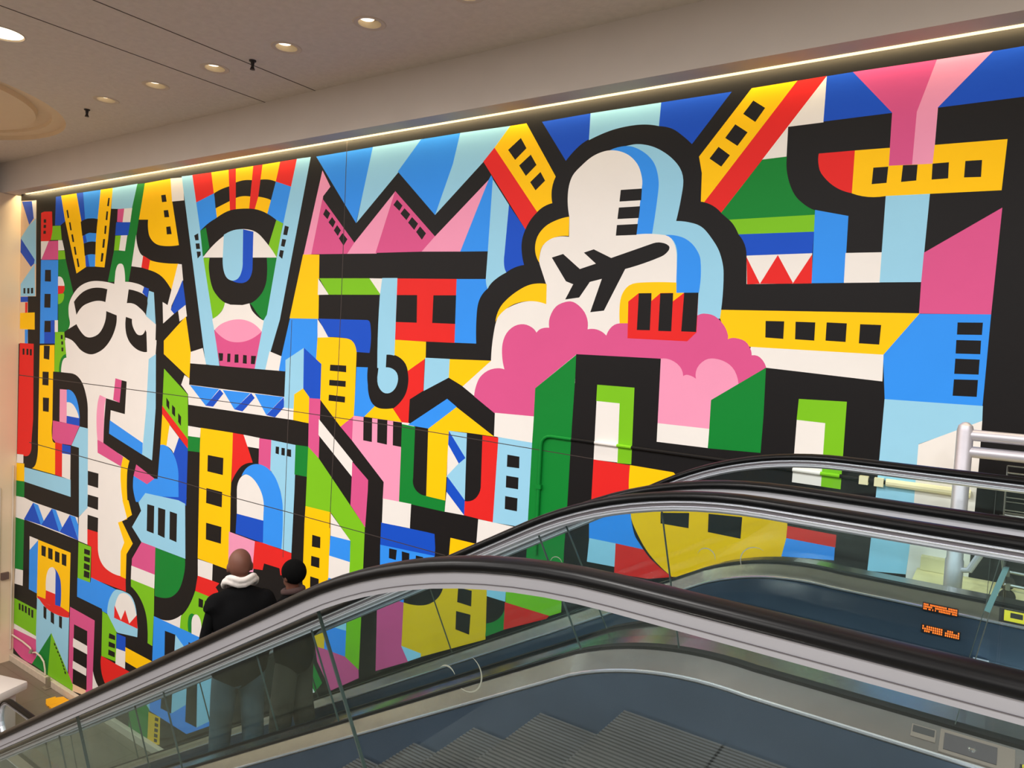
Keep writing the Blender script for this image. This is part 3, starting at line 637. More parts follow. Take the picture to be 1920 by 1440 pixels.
S -5987,2142 -5342,2148 -5333,1993 -5583,1831 -6198,1320
Q -6804,1965 -6655,1763 -6775,1661 -6779,1618 -6943,987 -7084,988
P -6785,1634 -6218,1095 -6326,975 -6945,988
Q -5618,1628 -6222,1095 -6330,975 -5862,964
K -6720,1513 -6641,1454 -6683,1387 -6763,1449
K -6607,1409 -6545,1349 -6586,1285 -6665,1351
K -6516,1312 -6450,1248 -6497,1185 -6569,1253
K -6421,1216 -6335,1141 -6395,1070 -6478,1157
P -5620,1633 -5022,1116 -5192,965 -5877,972
K -5585,1537 -5502,1468 -5544,1414 -5637,1484
K -5471,1438 -5384,1367 -5435,1308 -5527,1384
K -5356,1337 -5266,1262 -5317,1198 -5410,1281
K -5236,1232 -5148,1155 -5203,1090 -5289,1176
Q -4358,1646 -5026,1115 -5199,965 -4669,949
S -5988,2145 -5258,2148 -5587,1836 -5948,1545 -6198,1320
B -5276,2147 -4743,2148 -4824,1845 -5034,1338 -5593,1839
S -4750,2149 -4129,2141 -4305,1950 -4439,1825 -5034,1341 -4827,1846
B -4361,1644 -4332,1687 -4306,1645 -4327,941 -4676,949
S -4310,1646 -4097,1378 -4114,811 -4088,729 ~-4243,644 -4307,569 ~-4332,618 -4335,671 -4327,947
D -4100,1380 -3893,1136 ~-3927,1024 ~-3920,909 -3887,797 ~-3996,774 -4091,729 ~-4121,798 -4123,915
R -4309,1953 -3767,1293 ~-3840,1222 -3893,1136 -4438,1830
Y -4132,2141 -3944,2142 -3585,1608 ~-3620,1494 -3607,1365 ~-3698,1339 -3770,1293 -4309,1953
K -4000,2011 -3929,1906 -4054,1808 -4143,1913
K -3876,1840 -3805,1736 -3920,1643 -4004,1750
K -3756,1666 -3699,1580 -3801,1498 -3867,1580
D -3768,2133 -3249,2141 -3250,1913 ~-3359,1858 -3485,1742
S -3254,2142 -2575,2140 -2580,1942 ~-2712,1973 ~-2863,1980 ~-3043,1962 -3255,1903
D -2577,2140 -1975,2138 -2281,1758 ~-2380,1848 ~-2466,1908 -2584,1943
Y -1817,2141 -1469,2144 -2141,1272 -2173,1279 -2180,1511 -2213,1649
K -1798,2043 -1701,1972 -1771,1873 -1871,1949
K -1929,1875 -1826,1799 -1900,1701 -2004,1776
K -2054,1711 -1956,1633 -2021,1549 -2123,1624
W -1262,2144 -1262,1804 -1517,1803 -1513,1575 -1704,1571
R -1473,2143 -1262,2145 -1996,1177 ~-2066,1237 -2145,1272
G -1694,1573 -1511,1577 ~-1495,1428 ~-1434,1281 ~-1350,1195 -1273,1150 -1276,1116 -1927,1116 -1998,1177
L -1929,1118 -1276,1119 -1272,988 -1843,995 ~-1886,1071
D -1844,997 -1273,992 -1274,830 -1768,823 ~-1791,919
W -1768,826 -1275,830 -1262,604 -1753,600
R -1768,815 -1649,602 -1749,599
R -1649,602 -1527,824 -1400,608 -1407,602
R -1400,605 -1275,822 -1262,603 -1407,601
B -1277,1155 -1041,1096 -1034,605 -1264,604
W -1042,825 -800,823 -797,606 -1038,605
S -803,1230 -526,1228 -536,607 -800,607
D -1261,2143 -1077,2144 -801,1811 -1263,1810
P -1082,2144 -546,2139 -644,1796 -650,1429 -799,1438 -803,1813
Q -549,2139 -221,2137 -519,1809 -520,1552 -523,1426 -651,1429 -647,1797
D -226,2136 -41,2139 -18,1810 -521,1808
Y -1032,1571 -799,1565 -798,1438 -525,1426 -521,1554 -102,1545 -111,1211 -802,1224 ~-919,1226 -1031,1261
R -1279,1575 -1030,1571 -1029,1261 ~-1151,1319 ~-1252,1426 ~-1278,1508
K -898,1434 -801,1432 -804,1317 -901,1316
K -708,1433 -616,1428 -617,1318 -712,1316
K -525,1426 -427,1426 -424,1316 -523,1316
K -331,1425 -235,1422 -233,1309 -331,1314
P -99,1096 -111,388 -535,387 -537,603 -534,812
B -534,385 -111,388 -116,-231 -708,-237 -741,88
K -299,330 -153,332 -153,249 -297,247
K -298,210 -155,211 -153,119 -296,117
K -295,82 -154,83 -153,-19 -294,-22
K -293,-60 -154,-55 -153,-170 -293,-173
Y -1951,394 -531,388 -740,86 -1683,102 -1873,157 -1950,328
K -1585,312 -1444,312 -1442,176 -1579,182
K -1360,311 -1217,309 -1215,171 -1355,176
K -1137,311 -997,307 -996,169 -1136,174
K -907,303 -768,301 -771,159 -906,163
W -1686,104 -738,88 -732,-105 -1558,-54 -1704,20
S -2979,1790 ~-2852,1813 ~-2751,1811 ~-2613,1769 ~-2475,1682 ~-2373,1572 ~-2337,1470 ~-2345,1327 -2377,1132 ~-2262,1115 ~-2156,1074 ~-2060,972 ~-1985,851 ~-1944,689 -1950,322 -2140,318 -2143,538 -2740,874 -2751,1033
B -3038,1791 ~-2929,1810 ~-2826,1799 ~-2696,1728 ~-2604,1628 ~-2558,1489 ~-2556,1365 -2588,1026 -2738,1030 -2708,1433 ~-2736,1584 ~-2819,1695 ~-2899,1755
W -3414,1045 ~-3591,1038 ~-3687,972 ~-3716,868 -3712,802 -3629,616 -3614,426 ~-3822,450 ~-4035,391 ~-4157,301 ~-4205,132 -4221,-138 -4566,-418 -4411,-504 -3944,-560 -2162,130 -2191,571 -2327,527 -2353,840 ~-2394,966 ~-2464,1018 -2751,1035
W -3404,991 -3414,1223 ~-3444,1431 ~-3412,1586 ~-3320,1680 ~-3189,1762 ~-3031,1789 ~-2873,1741 ~-2765,1644 ~-2714,1525 -2708,1433 -2735,1030 -2443,1014 -2497,923
B -2469,1019 ~-2383,1013 ~-2288,982 ~-2202,912 ~-2144,801 -2140,531 -2339,530 -2349,851 ~-2386,963
K -2908,1432 -2707,1428 -2707,1328 -2914,1331
K -2917,1279 -2714,1277 -2720,1177 -2924,1179
K -2926,1127 -2725,1126 -2732,1032 -2930,1034
Y -3415,1228 -3411,1052 ~-3577,1041 ~-3690,971 ~-3716,878 -3715,813 ~-3769,930 ~-3754,1055 ~-3671,1151 ~-3544,1206
Y -3620,613 -3613,424 ~-3792,452 ~-3974,423 ~-4112,343 -4192,244 ~-4146,382 ~-4041,487 ~-3891,577 ~-3772,614
P -4409,-509 ~-4393,-411 ~-4348,-314 ~-4254,-241 ~-4141,-210 -4053,-216 ~-4087,-100 ~-4092,31 ~-4051,137 ~-3961,210 ~-3854,230 ~-3761,203 -3705,154 ~-3655,193 -3567,204 ~-3566,302 ~-3507,402 ~-3409,446 ~-3324,447 ~-3223,381 ~-3169,297 -3159,201 ~-3088,206 ~-3020,187 -2967,151 ~-2917,232 -2841,263 -2764,271 -2136,346 ~-2086,361 ~-1995,343 ~-1913,269 ~-1876,195 -1875,157 ~-1820,170 ~-1733,146 ~-1687,85 -1675,38 ~-1610,25 -1556,-52 -1763,-197 -1977,-343 -2434,-28 -3259,-31 -3686,-374 -3684,-644 -4143,-657
Y -2843,263 ~-2852,433 ~-2832,527 ~-2773,596 ~-2673,619 -2340,617 -2335,530 -2143,533 -2145,395 -2757,265
R -2772,455 -2680,527 -2143,533 -2138,206 -2213,128 -2759,134
Y -2559,529 -2477,529 -2555,462
Y -2365,530 -2267,532 -2361,460
K -2677,527 -2559,529 -2553,210 -2675,209
K -2479,527 -2363,529 -2359,207 -2476,207
K -2267,532 -2143,533 -2142,208 -2271,209
K -3580,859 -3459,889 -3274,747 -3113,792 -3242,895 -3142,921 -2963,839 -2571,954 ~-2499,957 ~-2427,926 ~-2428,887 ~-2491,838 -2820,739 -3005,372 -3142,356 -3044,655 -3163,629 -3264,488 -3411,469 -3335,609 -3414,637
Q -2440,-28 ~-2350,-33 ~-2263,-86 -2229,-163 ~-2189,-151 -2118,-178 ~-2113,-89 ~-2049,-19 ~-1972,-4 ~-1871,-31 ~-1802,-92 -1763,-199 -1977,-346 -1978,-584 -2430,-584
G -3256,-31 -3686,-374 -3685,-642 -3690,-1153 -3685,-1955 -3688,-2400 -3262,-2298 -3275,-1871 -3267,-1444 -3265,-698
K -3262,-29 -2437,-28 -2430,-588 -3253,-672
L -3029,-293 -2664,-293 -2651,-965 -2789,-971 -2801,-442 -3029,-442
W -3026,-440 -2797,-442 -2784,-966 -3022,-972
R -3022,-970 -2657,-975 -2641,-1410 -3021,-1476
Y -2662,-973 -2261,-981 -2126,-1095 -1323,-1139 -1314,-1262 ~-1314,-1419 -1342,-1520 -1743,-1779 -2216,-1868 ~-2406,-1741 ~-2528,-1601 ~-2629,-1408
K -2353,-1342 -2101,-1301 -2098,-1430 -2347,-1434
K -1937,-1279 -1662,-1259 -1664,-1435 -1933,-1431
W -2430,-580 -1976,-581 -1980,-740 -2428,-740
G -1558,-54 -1979,-344 -1978,-580 -1979,-742 -1554,-727 -1551,-434
L -1296,-278 -957,-271 -955,-925 -1094,-924 -1095,-443 -1301,-441
W -1300,-440 -1095,-444 -1093,-923 -1303,-922
S -709,-231 -114,-228 -110,-334 -473,-529 -473,-937 -478,-1292 -488,-1464 -735,-1492 -728,-1274 -717,-933 -713,-664
W -110,-328 -474,-532 -473,-935 -478,-1292 -487,-1462 -487,-1515 -114,-1431 -113,-1283 -110,-946 -108,-595
B -3034,-1478 -2627,-1401 ~-2580,-1576 ~-2524,-1648 -2488,-1690 -3023,-1693
S -3020,-1690 -2753,-1687 -2753,-1898 -3030,-1910
R -2755,-1687 -2488,-1688 ~-2392,-1773 -2214,-1870 -2431,-1934 -2752,-1958
R -1313,-1265 -960,-1270 -961,-1367 -1316,-1364
B -1315,-1362 -964,-1365 -964,-1463 -1342,-1511
D -5615,-2014 -4822,-1995 -4822,-2232 -5614,-2268
B -5614,-2265 -4823,-2229 -4859,-2294 -5115,-2421 -5602,-2572
K -5477,-2278 -5362,-2274 -5371,-2387 -5475,-2387
K -5289,-2274 -5178,-2274 -5175,-2376 -5282,-2383
K -5085,-2277 -4981,-2274 -4983,-2349 -5084,-2356
W -5604,-1743 -5181,-1735 -5184,-2001 -5602,-2015
K -5185,-1739 -4277,-1742 -4286,-1996 -4344,-2021 -4806,-2269 -4840,-1998 -5188,-1998
Y -4624,-1996 -4303,-1995 -4343,-2034 -4577,-2179 -4633,-2190
W -4280,-1740 -3776,-1738 -4080,-1982 -4289,-2003
S -4091,-887 -3688,-893 -3689,-1722 -4106,-1741
K -3966,-1046 -3824,-1048 -3820,-1161 -3965,-1165
K -3967,-1253 -3822,-1252 -3820,-1366 -3965,-1369
K -3967,-1455 -3821,-1454 -3820,-1582 -3964,-1583
R -4283,-893 -4084,-892 -4100,-1740 -4463,-1732 -4469,-1580 ~-4373,-1561 ~-4293,-1480 -4269,-1381
K -4482,-888 -4279,-895 -4269,-1381 ~-4285,-1479 ~-4356,-1558 -4469,-1586
S -4713,-891 -4477,-890 -4462,-1578 -4719,-1368 -4566,-1212
D -4711,-895 -4480,-1146 -4566,-1216 -4718,-1033
W -4717,-1030 -4563,-1212 -4711,-1361
D -4707,-1366 -4462,-1578 -4461,-1732 -4707,-1534
W -4706,-1528 -4461,-1732 -4718,-1739
Y -4994,-895 -4628,-638 -4136,-887 -4474,-885 -4713,-891 -4718,-1622 -4978,-1616
B -5284,-890 -4756,-563 -4624,-636 -4990,-898
W -4141,-651 -3684,-643 -3688,-896 -4138,-885
R -5538,686 -4699,671 -4691,18 -5528,17
K -5527,506 -5234,506 -5222,213 -5526,213
K -5007,504 -4703,505 -4694,212 -5006,215
B -4706,671 -4335,667 ~-4323,605 -4307,572 ~-4397,472 ~-4426,339 -4415,22 -4694,20
Y -5528,20 -5079,15 -5074,-159 -5319,-308 ~-5383,-208 -5528,-146
Y -4758,-152 -4219,-140 -4559,-419 -4750,-343
S -5081,-154 -4747,-150 -4748,-343 -5082,-507
W -6806,700 -6612,508 -6802,505
L -6787,701 -5952,692 -5770,508 -6615,508
W -5956,692 -5750,687 -5770,507
S -5758,693 -5530,691 -5524,-153 -5644,-152 -5640,-278 ~-5535,-290 ~-5455,-372 ~-5473,-504 ~-5599,-573 ~-5701,-551 ~-5765,-452 -5783,495
K -5644,-149 ~-5463,-176 ~-5339,-292 ~-5306,-449 ~-5359,-597 ~-5491,-703 ~-5609,-739 ~-5732,-724 ~-5840,-651 ~-5911,-507 -5923,-305 -5757,-303 -5770,-422 ~-5743,-539 ~-5618,-577 ~-5502,-521 ~-5455,-401 ~-5504,-317 -5646,-289
U -4690,-2520 -4130,-2384 -4116,-2931 -4945,-3347 -5240,-3310 -5237,-2816
K -5248,-2597 -4676,-2467 ~-4729,-2628 ~-4850,-2743 ~-5015,-2806 -5230,-2825
K -4492,-2488 -4316,-2482 -4314,-2644 -4496,-2643
K -4504,-2738 -4317,-2730 -4322,-2939 -4501,-2931
S -4136,-2344 -3900,-2291 -3902,-2494 -4127,-2494
K -4127,-2492 -3905,-2495 -3905,-2572 ~-3987,-2687 -4116,-2770
G -4116,-2768 ~-3971,-2683 -3903,-2565 -3897,-2773 -4121,-2905
L -3904,-2292 -3652,-2235 -3271,-2293 -3268,-2441 -3394,-2509 -3897,-2499
R -3905,-2499 -3395,-2506 -3422,-2541 -3904,-2775
P -5625,-2895 -5349,-2754 -5229,-2784 -5233,-3304 -5126,-3454 -5602,-3700
B -5349,-2754 -5231,-2682 -5228,-2828 -5285,-2828
S -5237,-3309 -4953,-3313 -4950,-3352 -5130,-3452
L -6083,-2724 -5860,-2675 -5865,-3767 -6102,-3774
S -6443,-3335 -6100,-3191 -6096,-3374 -6451,-3401
B -6456,-3399 -6096,-3371 -6096,-3682 -6458,-3689
U -6683,-3478 -6454,-3353 -6453,-3688 -6610,-3696
P -6610,-3699 -6458,-3686 -6094,-3678 -5870,-3765 -5860,-3860 -6315,-4152 -6565,-3871
W -6846,-4336 ~-6836,-4200 -6745,-4086 -6586,-4257 -6778,-4360
G -6634,-3912 -6464,-4105 -6586,-4257 -6749,-4090
X -15662,-949 -10237,-921 -8232,-909 -5360,-917 -3029,-962 -3029,-969 -5359,-926 -8232,-918 -10236,-932 -15661,-964
X -14280,-2122 -11452,-2145 -9611,-2131 -8372,-2160 -7099,-2165 -5688,-2178 -4684,-2189 -4683,-2198 -5687,-2187 -7098,-2175 -8372,-2171 -9610,-2143 -11452,-2158 -14280,-2136
X -6411,2275 -6401,2274 -6391,462 -6397,-526 -6429,-1531 -6436,-2229 -6447,-2231 -6440,-1533 -6407,-527 -6402,462
X -7261,198 -7251,198 -7251,-1778 -7254,-2749 -7264,-2751 -7262,-1779'''
def smooth_poly(pts):
    n = len(pts); out = []
    P = [Vector(p[:2]) for p in pts]; S = [p[2] for p in pts]
    for i in range(n):
        j = (i + 1) % n; a, b = P[i], P[j]; out.append(a)
        if not (S[i] or S[j]): continue
        d = b - a; L = d.length
        if L < 0.02: continue
        def tan(k):
            p, q = P[(k - 1) % n], P[(k + 1) % n]; v = q - p
            return v.normalized() * L if v.length > 1e-6 else d
        ta = tan(i) if S[i] else None; tb = tan(j) if S[j] else None
        if ta is None: ta = d * 2 - tb if tb is not None else d
        if tb is None: tb = d * 2 - ta
        m = 6 if L > 0.12 else 3
        for s in range(1, m):
            t = s / m; t2, t3 = t * t, t * t * t
            out.append(a * (2 * t3 - 3 * t2 + 1) + ta * (t3 - 2 * t2 + t) + b * (-2 * t3 + 3 * t2) + tb * (t3 - t2))
    return out
def build_mural():
    vs, fs, cols = [], [], []
    for ln in MURAL.strip().split('\n'):
        c, rest = ln.split(' ', 1); pts = []
        for wd in rest.split():
            sm = wd[0] == '~'; x, z = wd.lstrip('~').split(',')
            pts.append((min(max(int(x) / 1000, XL + 0.001), XR), min(max(int(z) / 1000, ZL + 0.0), 2.60), sm))
        q = smooth_poly(pts)
        ar = sum(q[i].x * q[(i + 1) % len(q)].y - q[(i + 1) % len(q)].x * q[i].y for i in range(len(q)))
        if ar < 0: q.reverse()
        k = len(vs); vs += q; fs.append(list(range(k, k + len(q)))); cols.append(KEYS.index(c))
    k = len(vs); vs += [Vector(p) for p in ((XL + 0.001, ZL), (XR, ZL), (XR, 2.6), (XL + 0.001, 2.6))]
    fs.insert(0, list(range(k, k + 4))); cols.insert(0, 0)
    es = [(f[i], f[(i + 1) % len(f)]) for f in fs for i in range(len(f))]
    ov, oe, of, _, _, _ = delaunay_2d_cdt(vs, es, [], 0, 1e-4)
    P = np.array([(v.x, v.y) for v in ov]); T = np.array([f[:3] for f in of])
    cen = P[T].mean(axis=1); col = np.full(len(T), -1)
    for f, c in zip(fs, cols):      # the last outline that holds a triangle gives its colour
        q = np.array([(vs[i].x, vs[i].y) for i in f]); lo, hi = q.min(0), q.max(0)
        idx = np.where((cen[:, 0] >= lo[0]) & (cen[:, 0] <= hi[0]) & (cen[:, 1] >= lo[1]) & (cen[:, 1] <= hi[1]))[0]
        if not len(idx): continue
        px, py = cen[idx, 0][:, None], cen[idx, 1][:, None]; r = np.roll(q, -1, axis=0)
        y0, y1 = q[:, 1][None], r[:, 1][None]; x0, x1 = q[:, 0][None], r[:, 0][None]
        cross = (y0 > py) != (y1 > py)
        with np.errstate(divide='ignore', invalid='ignore'):
            xi = x0 + (py - y0) * (x1 - x0) / (y1 - y0)
        inside = (np.sum(cross & (px < xi), axis=1) % 2) == 1
        col[idx[inside]] = c
    bm = BM(); y = YW - 0.003
    bv = [bm.verts.new((v.x, y, v.y)) for v in ov]
    for f, c in zip(of, col):
        if c < 0: continue
        try: g = bm.faces.new([bv[i] for i in f]); g.material_index = int(c)
        except ValueError: pass
    bmesh.ops.delete(bm, geom=[v for v in bm.verts if not v.link_faces], context='VERTS')
    return obj('mural', bm, PM, label='huge multicoloured mural of faces, houses, clouds and an airplane covering the long wall', cat='mural')
build_mural()
# ---------------------------------------------------------------- escalators
Z0 = -0.517; RB = 2.1; AI = math.radians(29.3); TA = math.tan(AI); SIN = math.sin(AI); CI = 0.178; XI = (Z0 - CI) / TA
Z1 = Z0 - 4.83 + 0.13; XI1 = (Z1 - CI) / TA; RC = 1.9
XE, XW = 1.30, -11.0; NR = 0.30
def main_path():
    """(x, z, angle) of the handrail line from the upper landing down to the lower one"""
    p = [(XE, Z0, 0.0), (0.6, Z0, 0.0), (0.0, Z0, 0.0)]
    S = XI + RB * math.tan(AI / 2)
    for k in range(13):
        a = AI * k / 12; p.append((S - RB * math.sin(a), Z0 - RB + RB * math.cos(a), a))
    E = XI1 - RC * math.tan(AI / 2); a30 = AI
    x0, x1 = p[-1][0], E + RC * SIN
    for k in range(1, 12):
        x = x0 + (x1 - x0) * k / 12; p.append((x, p[15][1] + (x - x0) * TA, a30))
    for k in range(13):
        a = AI * (12 - k) / 12; p.append((E + RC * math.sin(a), Z1 + RC - RC * math.cos(a), a))
    p.append((XW, Z1, 0.0))
    return p
PATH = main_path()
def Lb(a): return 0.623 - 0.048 * min(a / AI, 1)
def off(p, d, base=False):
    x, z, a = p; L = d + (Lb(a) if base else 0)
    return (x + L * math.sin(a) * 1.0, z - L * math.cos(a))
def rail_nodes(newel=True):
    """(x, z, nx, nz) handrail centre line with the turned ends"""
    out = []
    if newel:
        for k in range(0, 12):
            t = math.radians(180 - 15 * k); out.append((XE + NR * math.sin(t), Z0 - NR + NR * math.cos(t), math.sin(t), math.cos(t)))
    for x, z, a in PATH: out.append((x, z, -math.sin(a), math.cos(a)))
    if newel:
        for k in range(1, 13):
            t = math.radians(15 * k); out.append((XW - NR * math.sin(t), Z1 - NR + NR * math.cos(t), -math.sin(t), math.cos(t)))
    return out
def sweep(bm, nodes, sec, mi=0):
    """nodes (x,z,nx,nz); sec closed loop of (y, n)"""
    rings = [[bm.verts.new((x + nx * n, y, z + nz * n)) for y, n in sec] for x, z, nx, nz in nodes]
    m = len(sec)
    for a, b in zip(rings, rings[1:]):
        for i in range(m):
            f = bm.faces.new((a[i], a[(i + 1) % m], b[(i + 1) % m], b[i])); f.material_index = mi
    for r in (rings[0], rings[-1]):
        f = bm.faces.new(r); f.material_index = mi
    return bm
def band(bm, pts, lo=None, hi=None, mi=0):
    """sweep of a closed section of (y, depth, follows_base) along the main path, cut to x in [lo, hi]"""
    path = [p for p in PATH if (lo is None or p[0] >= lo) and (hi is None or p[0] <= hi)]
    rings = []
    for p in path:
        r = []
        for y, d, b in pts:
            x, z = off(p, d, b); r.append(bm.verts.new((x, y, z)))
        rings.append(r)
    m = len(pts)
    for a, b in zip(rings, rings[1:]):
        for i in range(m):
            f = bm.faces.new((a[i], a[(i + 1) % m], b[(i + 1) % m], b[i])); f.material_index = mi
    for r in (rings[0], rings[-1]):
        f = bm.faces.new(r); f.material_index = mi
    return bm
def at_x(x):
    for p, q in zip(PATH, PATH[1:]):
        if q[0] <= x <= p[0]:
            t = (x - p[0]) / (q[0] - p[0]); return (x, p[1] + t * (q[1] - p[1]), p[2] + t * (q[2] - p[2]))
    return PATH[-1]
HSEC = [(-0.040, -0.010), (-0.041, 0.000), (-0.036, 0.009), (-0.024, 0.014), (-0.008, 0.016), (0.008, 0.016), (0.024, 0.014), (0.036, 0.009), (0.041, 0.0), (0.040, -0.010), (0.034, -0.017), (-0.034, -0.017)]
STEPX = [(-0.757 + 0.389 * k, ZU) for k in (2, 1, 0, -1)] + [(-1.527, -1.538)] + [(-1.872 - 0.3488 * j, -1.721 - 0.1958 * j) for j in range(23)]
def step_mesh(y0, y1):
    bm = BM(); n = 44; wv = (y1 - y0) / n
    box(bm, 0.004, 0.40, y0, y1, -0.05, -0.007)
    for i in range(n):
        box(bm, 0.0, 0.40, y0 + wv * (i + 0.22), y0 + wv * (i + 0.78), -0.014, 0.0)
    # curved ribbed riser
    prism_y(bm, [(0.0, -0.012), (0.012, -0.07), (0.034, -0.14), (0.062, -0.20), (0.09, -0.20), (0.06, -0.12), (0.03, -0.012)], y0, y1)
    return bm
def balustrade(t, yc, inner, tag, joints, clad_y):
    """one side of an escalator: inner = +1 if the steps lie on the +y side"""
    s = inner
    obj('handrail', sweep(BM(), rail_nodes(), [(yc + y, n) for y, n in HSEC]), M['rubber'], t, smooth=True, sharp=0.9)
    # rail guide below the rubber
    bm = BM(); nodes = rail_nodes()
    yo = -s  # outer side direction
    sweep(bm, nodes, [(yc - 0.028, -0.0172), (yc + 0.028, -0.0172), (yc + 0.028, -0.052), (yc + 0.010, -0.062), (yc - 0.010, -0.062), (yc - 0.028, -0.052)] if tag != 'outer' else
          [(yc - 0.028, -0.0172), (yc + 0.028, -0.0172), (yc + 0.028, -0.060), (yc - 0.028, -0.060)])
    g = obj('rail_guide', bm, M['white_alu' if tag == 'outer' else 'alu'], t)
    if tag == 'outer':
        sweep_b = sweep(BM(), nodes, [(yc + yo * 0.0283, -0.0455), (yc + yo * 0.0305, -0.0455), (yc + yo * 0.0305, -0.047), (yc + yo * 0.0283, -0.047)])
        obj('guide_groove', sweep_b, M['groove'], g)
    else:
        obj('guide_groove', sweep(BM(), nodes, [(yc + s * 0.0283, -0.026), (yc + s * 0.0292, -0.026), (yc + s * 0.0292, -0.038), (yc + s * 0.0283, -0.038)]), M['groove'], g)
        for d in (-0.0222, -0.0395):
            obj('bright_lip', sweep(BM(), nodes, [(yc + s * 0.0283, d), (yc + s * 0.033, d - 0.0005), (yc + s * 0.033, d - 0.003), (yc + s * 0.0283, d - 0.0035)]), M['bright'], g)
    # glass
    xs = [XE] + sorted(joints, reverse=True) + [XW]
    for i, (xa, xb) in enumerate(zip(xs, xs[1:])):
        g0 = 0.002 if i else 0
        pa = [at_x(xa - g0)] + [p for p in PATH if xb + 0.004 < p[0] < xa - 0.004] + [at_x(xb + 0.002)]
        top = [off(p, 0.050) for p in pa]; bot = [off(p, 0.012, True) for p in pa]
        if i == 0:   # rounded upper end
            r = NR - 0.05
            arc = [(XE + r * math.sin(math.radians(a)), Z0 - NR + r * math.cos(math.radians(a))) for a in range(180, 0, -15)]
            top = [(XE - 0.02, off(pa[0], 0.012, True)[1])] + arc + top; bot = bot[1:]
        if i == len(xs) - 2:
            r = NR - 0.05
            arc = [(XW - r * math.sin(math.radians(a)), Z1 - NR + r * math.cos(math.radians(a))) for a in range(15, 181, 15)]
            top = top + arc
            bot = bot[:-1] + [(XW, bot[-1][1])]
        # split into quads strip by prism
        obj('glass_panel', prism_y(BM(), top + bot[::-1], yc - 0.005, yc + 0.005), M['glass'], t)
        if i:
            a = at_x(xa); p0, p1 = off(a, 0.055), off(a, 0.01, True)
            if 0.04 < xa < 0.05: p0, p1 = (0.043, p0[1]), (-0.058, p1[1])   # the upper joint leans
            dx, dz = math.cos(a[2]) * 0.0013, math.sin(a[2]) * 0.0013
            obj('glass_joint', prism_y(BM(), [(p0[0] - dx, p0[1] - dz), (p0[0] + dx, p0[1] + dz), (p1[0] + dx, p1[1] + dz), (p1[0] - dx, p1[1] - dz)], yc - 0.006, yc + 0.006), M['joint'], t)
    # gasket channel, decks, skirt, cladding
    obj('glass_channel', band(BM(), [(yc - 0.022, -0.006, True), (yc + 0.022, -0.006, True), (yc + 0.022, 0.03, True), (yc - 0.022, 0.03, True)]), M['gasket'], t)
    yi = yc + s * 0.11
    d = obj('inner_deck', band(BM(), [(yc + s * 0.023, 0.006, True), (yi, 0.060, True), (yi, 0.072, True), (yc + s * 0.023, 0.020, True)]), M['steel'], t)
    obj('deck_edge', band(BM(), [(yi - s * 0.002, 0.057, True), (yi + s * 0.006, 0.059, True), (yi + s * 0.006, 0.066, True), (yi - s * 0.002, 0.066, True)]), M['bright'], d)
    obj('skirt_panel', band(BM(), [(yi - s * 0.006, 0.073, True), (yi + s * 0.002, 0.073, True), (yi + s * 0.006, 0.60, True), (yi - s * 0.002, 0.60, True)]), M['skirt'], t)
    obj('outer_deck', band(BM(), [(yc - s * 0.023, 0.006, True), (clad_y, 0.010, True), (clad_y, 0.025, True), (yc - s * 0.023, 0.022, True)]), M['steel'], t)
    obj('side_cladding', band(BM(), [(clad_y, 0.026, True), (clad_y + s * 0.01, 0.026, True), (clad_y + s * 0.01, 0.95, True), (clad_y, 0.95, True)], lo=-10.9), M['clad'], t)
    return yi
def escalator(yn, yf, label, jn, jf, cn, cf, kind_near, kind_far):
    t = thing('escalator', (0, (yn + yf) / 2, ZL), label, 'escalator')
    a = balustrade(t, yn, +1, kind_near, jn, cn); b = balustrade(t, yf, -1, kind_far, jf, cf)
    return t, a, b
e1, y1a, y1b = escalator(1.48, 2.72, 'nearer escalator, cutting across the bottom of the photo with its ribbed steps in view',
                         [-1.70, -3.16, -4.62, -6.1, -7.6, -9.2], [0.045, -1.106, -1.69, -3.151, -4.61, -6.07, -7.6, -9.2], 1.30, 2.894, 'outer', 'inner')
e2, y2a, y2b = escalator(3.07, 4.31, 'farther escalator beside the mural, with the couple riding down',
                         [0.045, -1.75, -4.09, -5.6, -7.1, -8.6], [0.0, -3.63, -5.1, -6.63, -8.0, -9.3], 2.896, 4.50, 'outer', 'inner')
for t, ya, yb in ((e1, y1a + 0.012, y1b - 0.012), (e2, y2a + 0.012, y2b - 0.012)):
    me = None
    for k, (x, z) in enumerate(STEPX):
        if me is None:
            bm = step_mesh(ya, yb); 
            for v in bm.verts: v.co.x += 0; v.co.z += 0
            o = obj('step', bm, M['step'], t); me = o.data
            b0 = BASE[t.name]; o.location = (x, 0, z)
        else:
            o = bpy.data.objects.new('step', me); C.objects.link(o); o.parent = t; o.location = (x, 0, z)
        # mesh holds y relative to base and z relative to base: compensate
    obj('comb_plate', box(box(BM(), 0.02, 0.42, ya - 0.006, yb + 0.006, ZU - 0.02, ZU + 0.006), 0.44, 1.30, ya - 0.006, yb + 0.006, ZU - 0.02, ZU + 0.002), M['steel'], t)
    bm = BM(); n = 44
    for i in range(n):
        y = ya + (yb - ya) * (i + 0.5) / n
        box(bm, -0.035, 0.03, y - 0.004, y + 0.004, ZU + 0.001, ZU + 0.009)
    obj('comb_teeth', bm, M['alu'], t)
    obj('comb_plate', box(BM(), -10.9, -9.75, ya - 0.006, yb + 0.006, ZL + 0.002, ZL + 0.012), M['steel'], t)
    # hidden underside of the truss
    obj('truss_soffit', band(BM(), [(ya - 0.13, 0.94, True), (yb + 0.13, 0.94, True), (yb + 0.13, 0.96, True), (ya - 0.13, 0.96, True)], lo=-10.0), M['clad'], t)
obj('glass_edge_strip', prism_y(BM(), [(0.036, -0.60), (0.051, -0.60), (0.011, -0.752), (-0.004, -0.748)], 2.7135, 2.7265), M['edge'], e1)
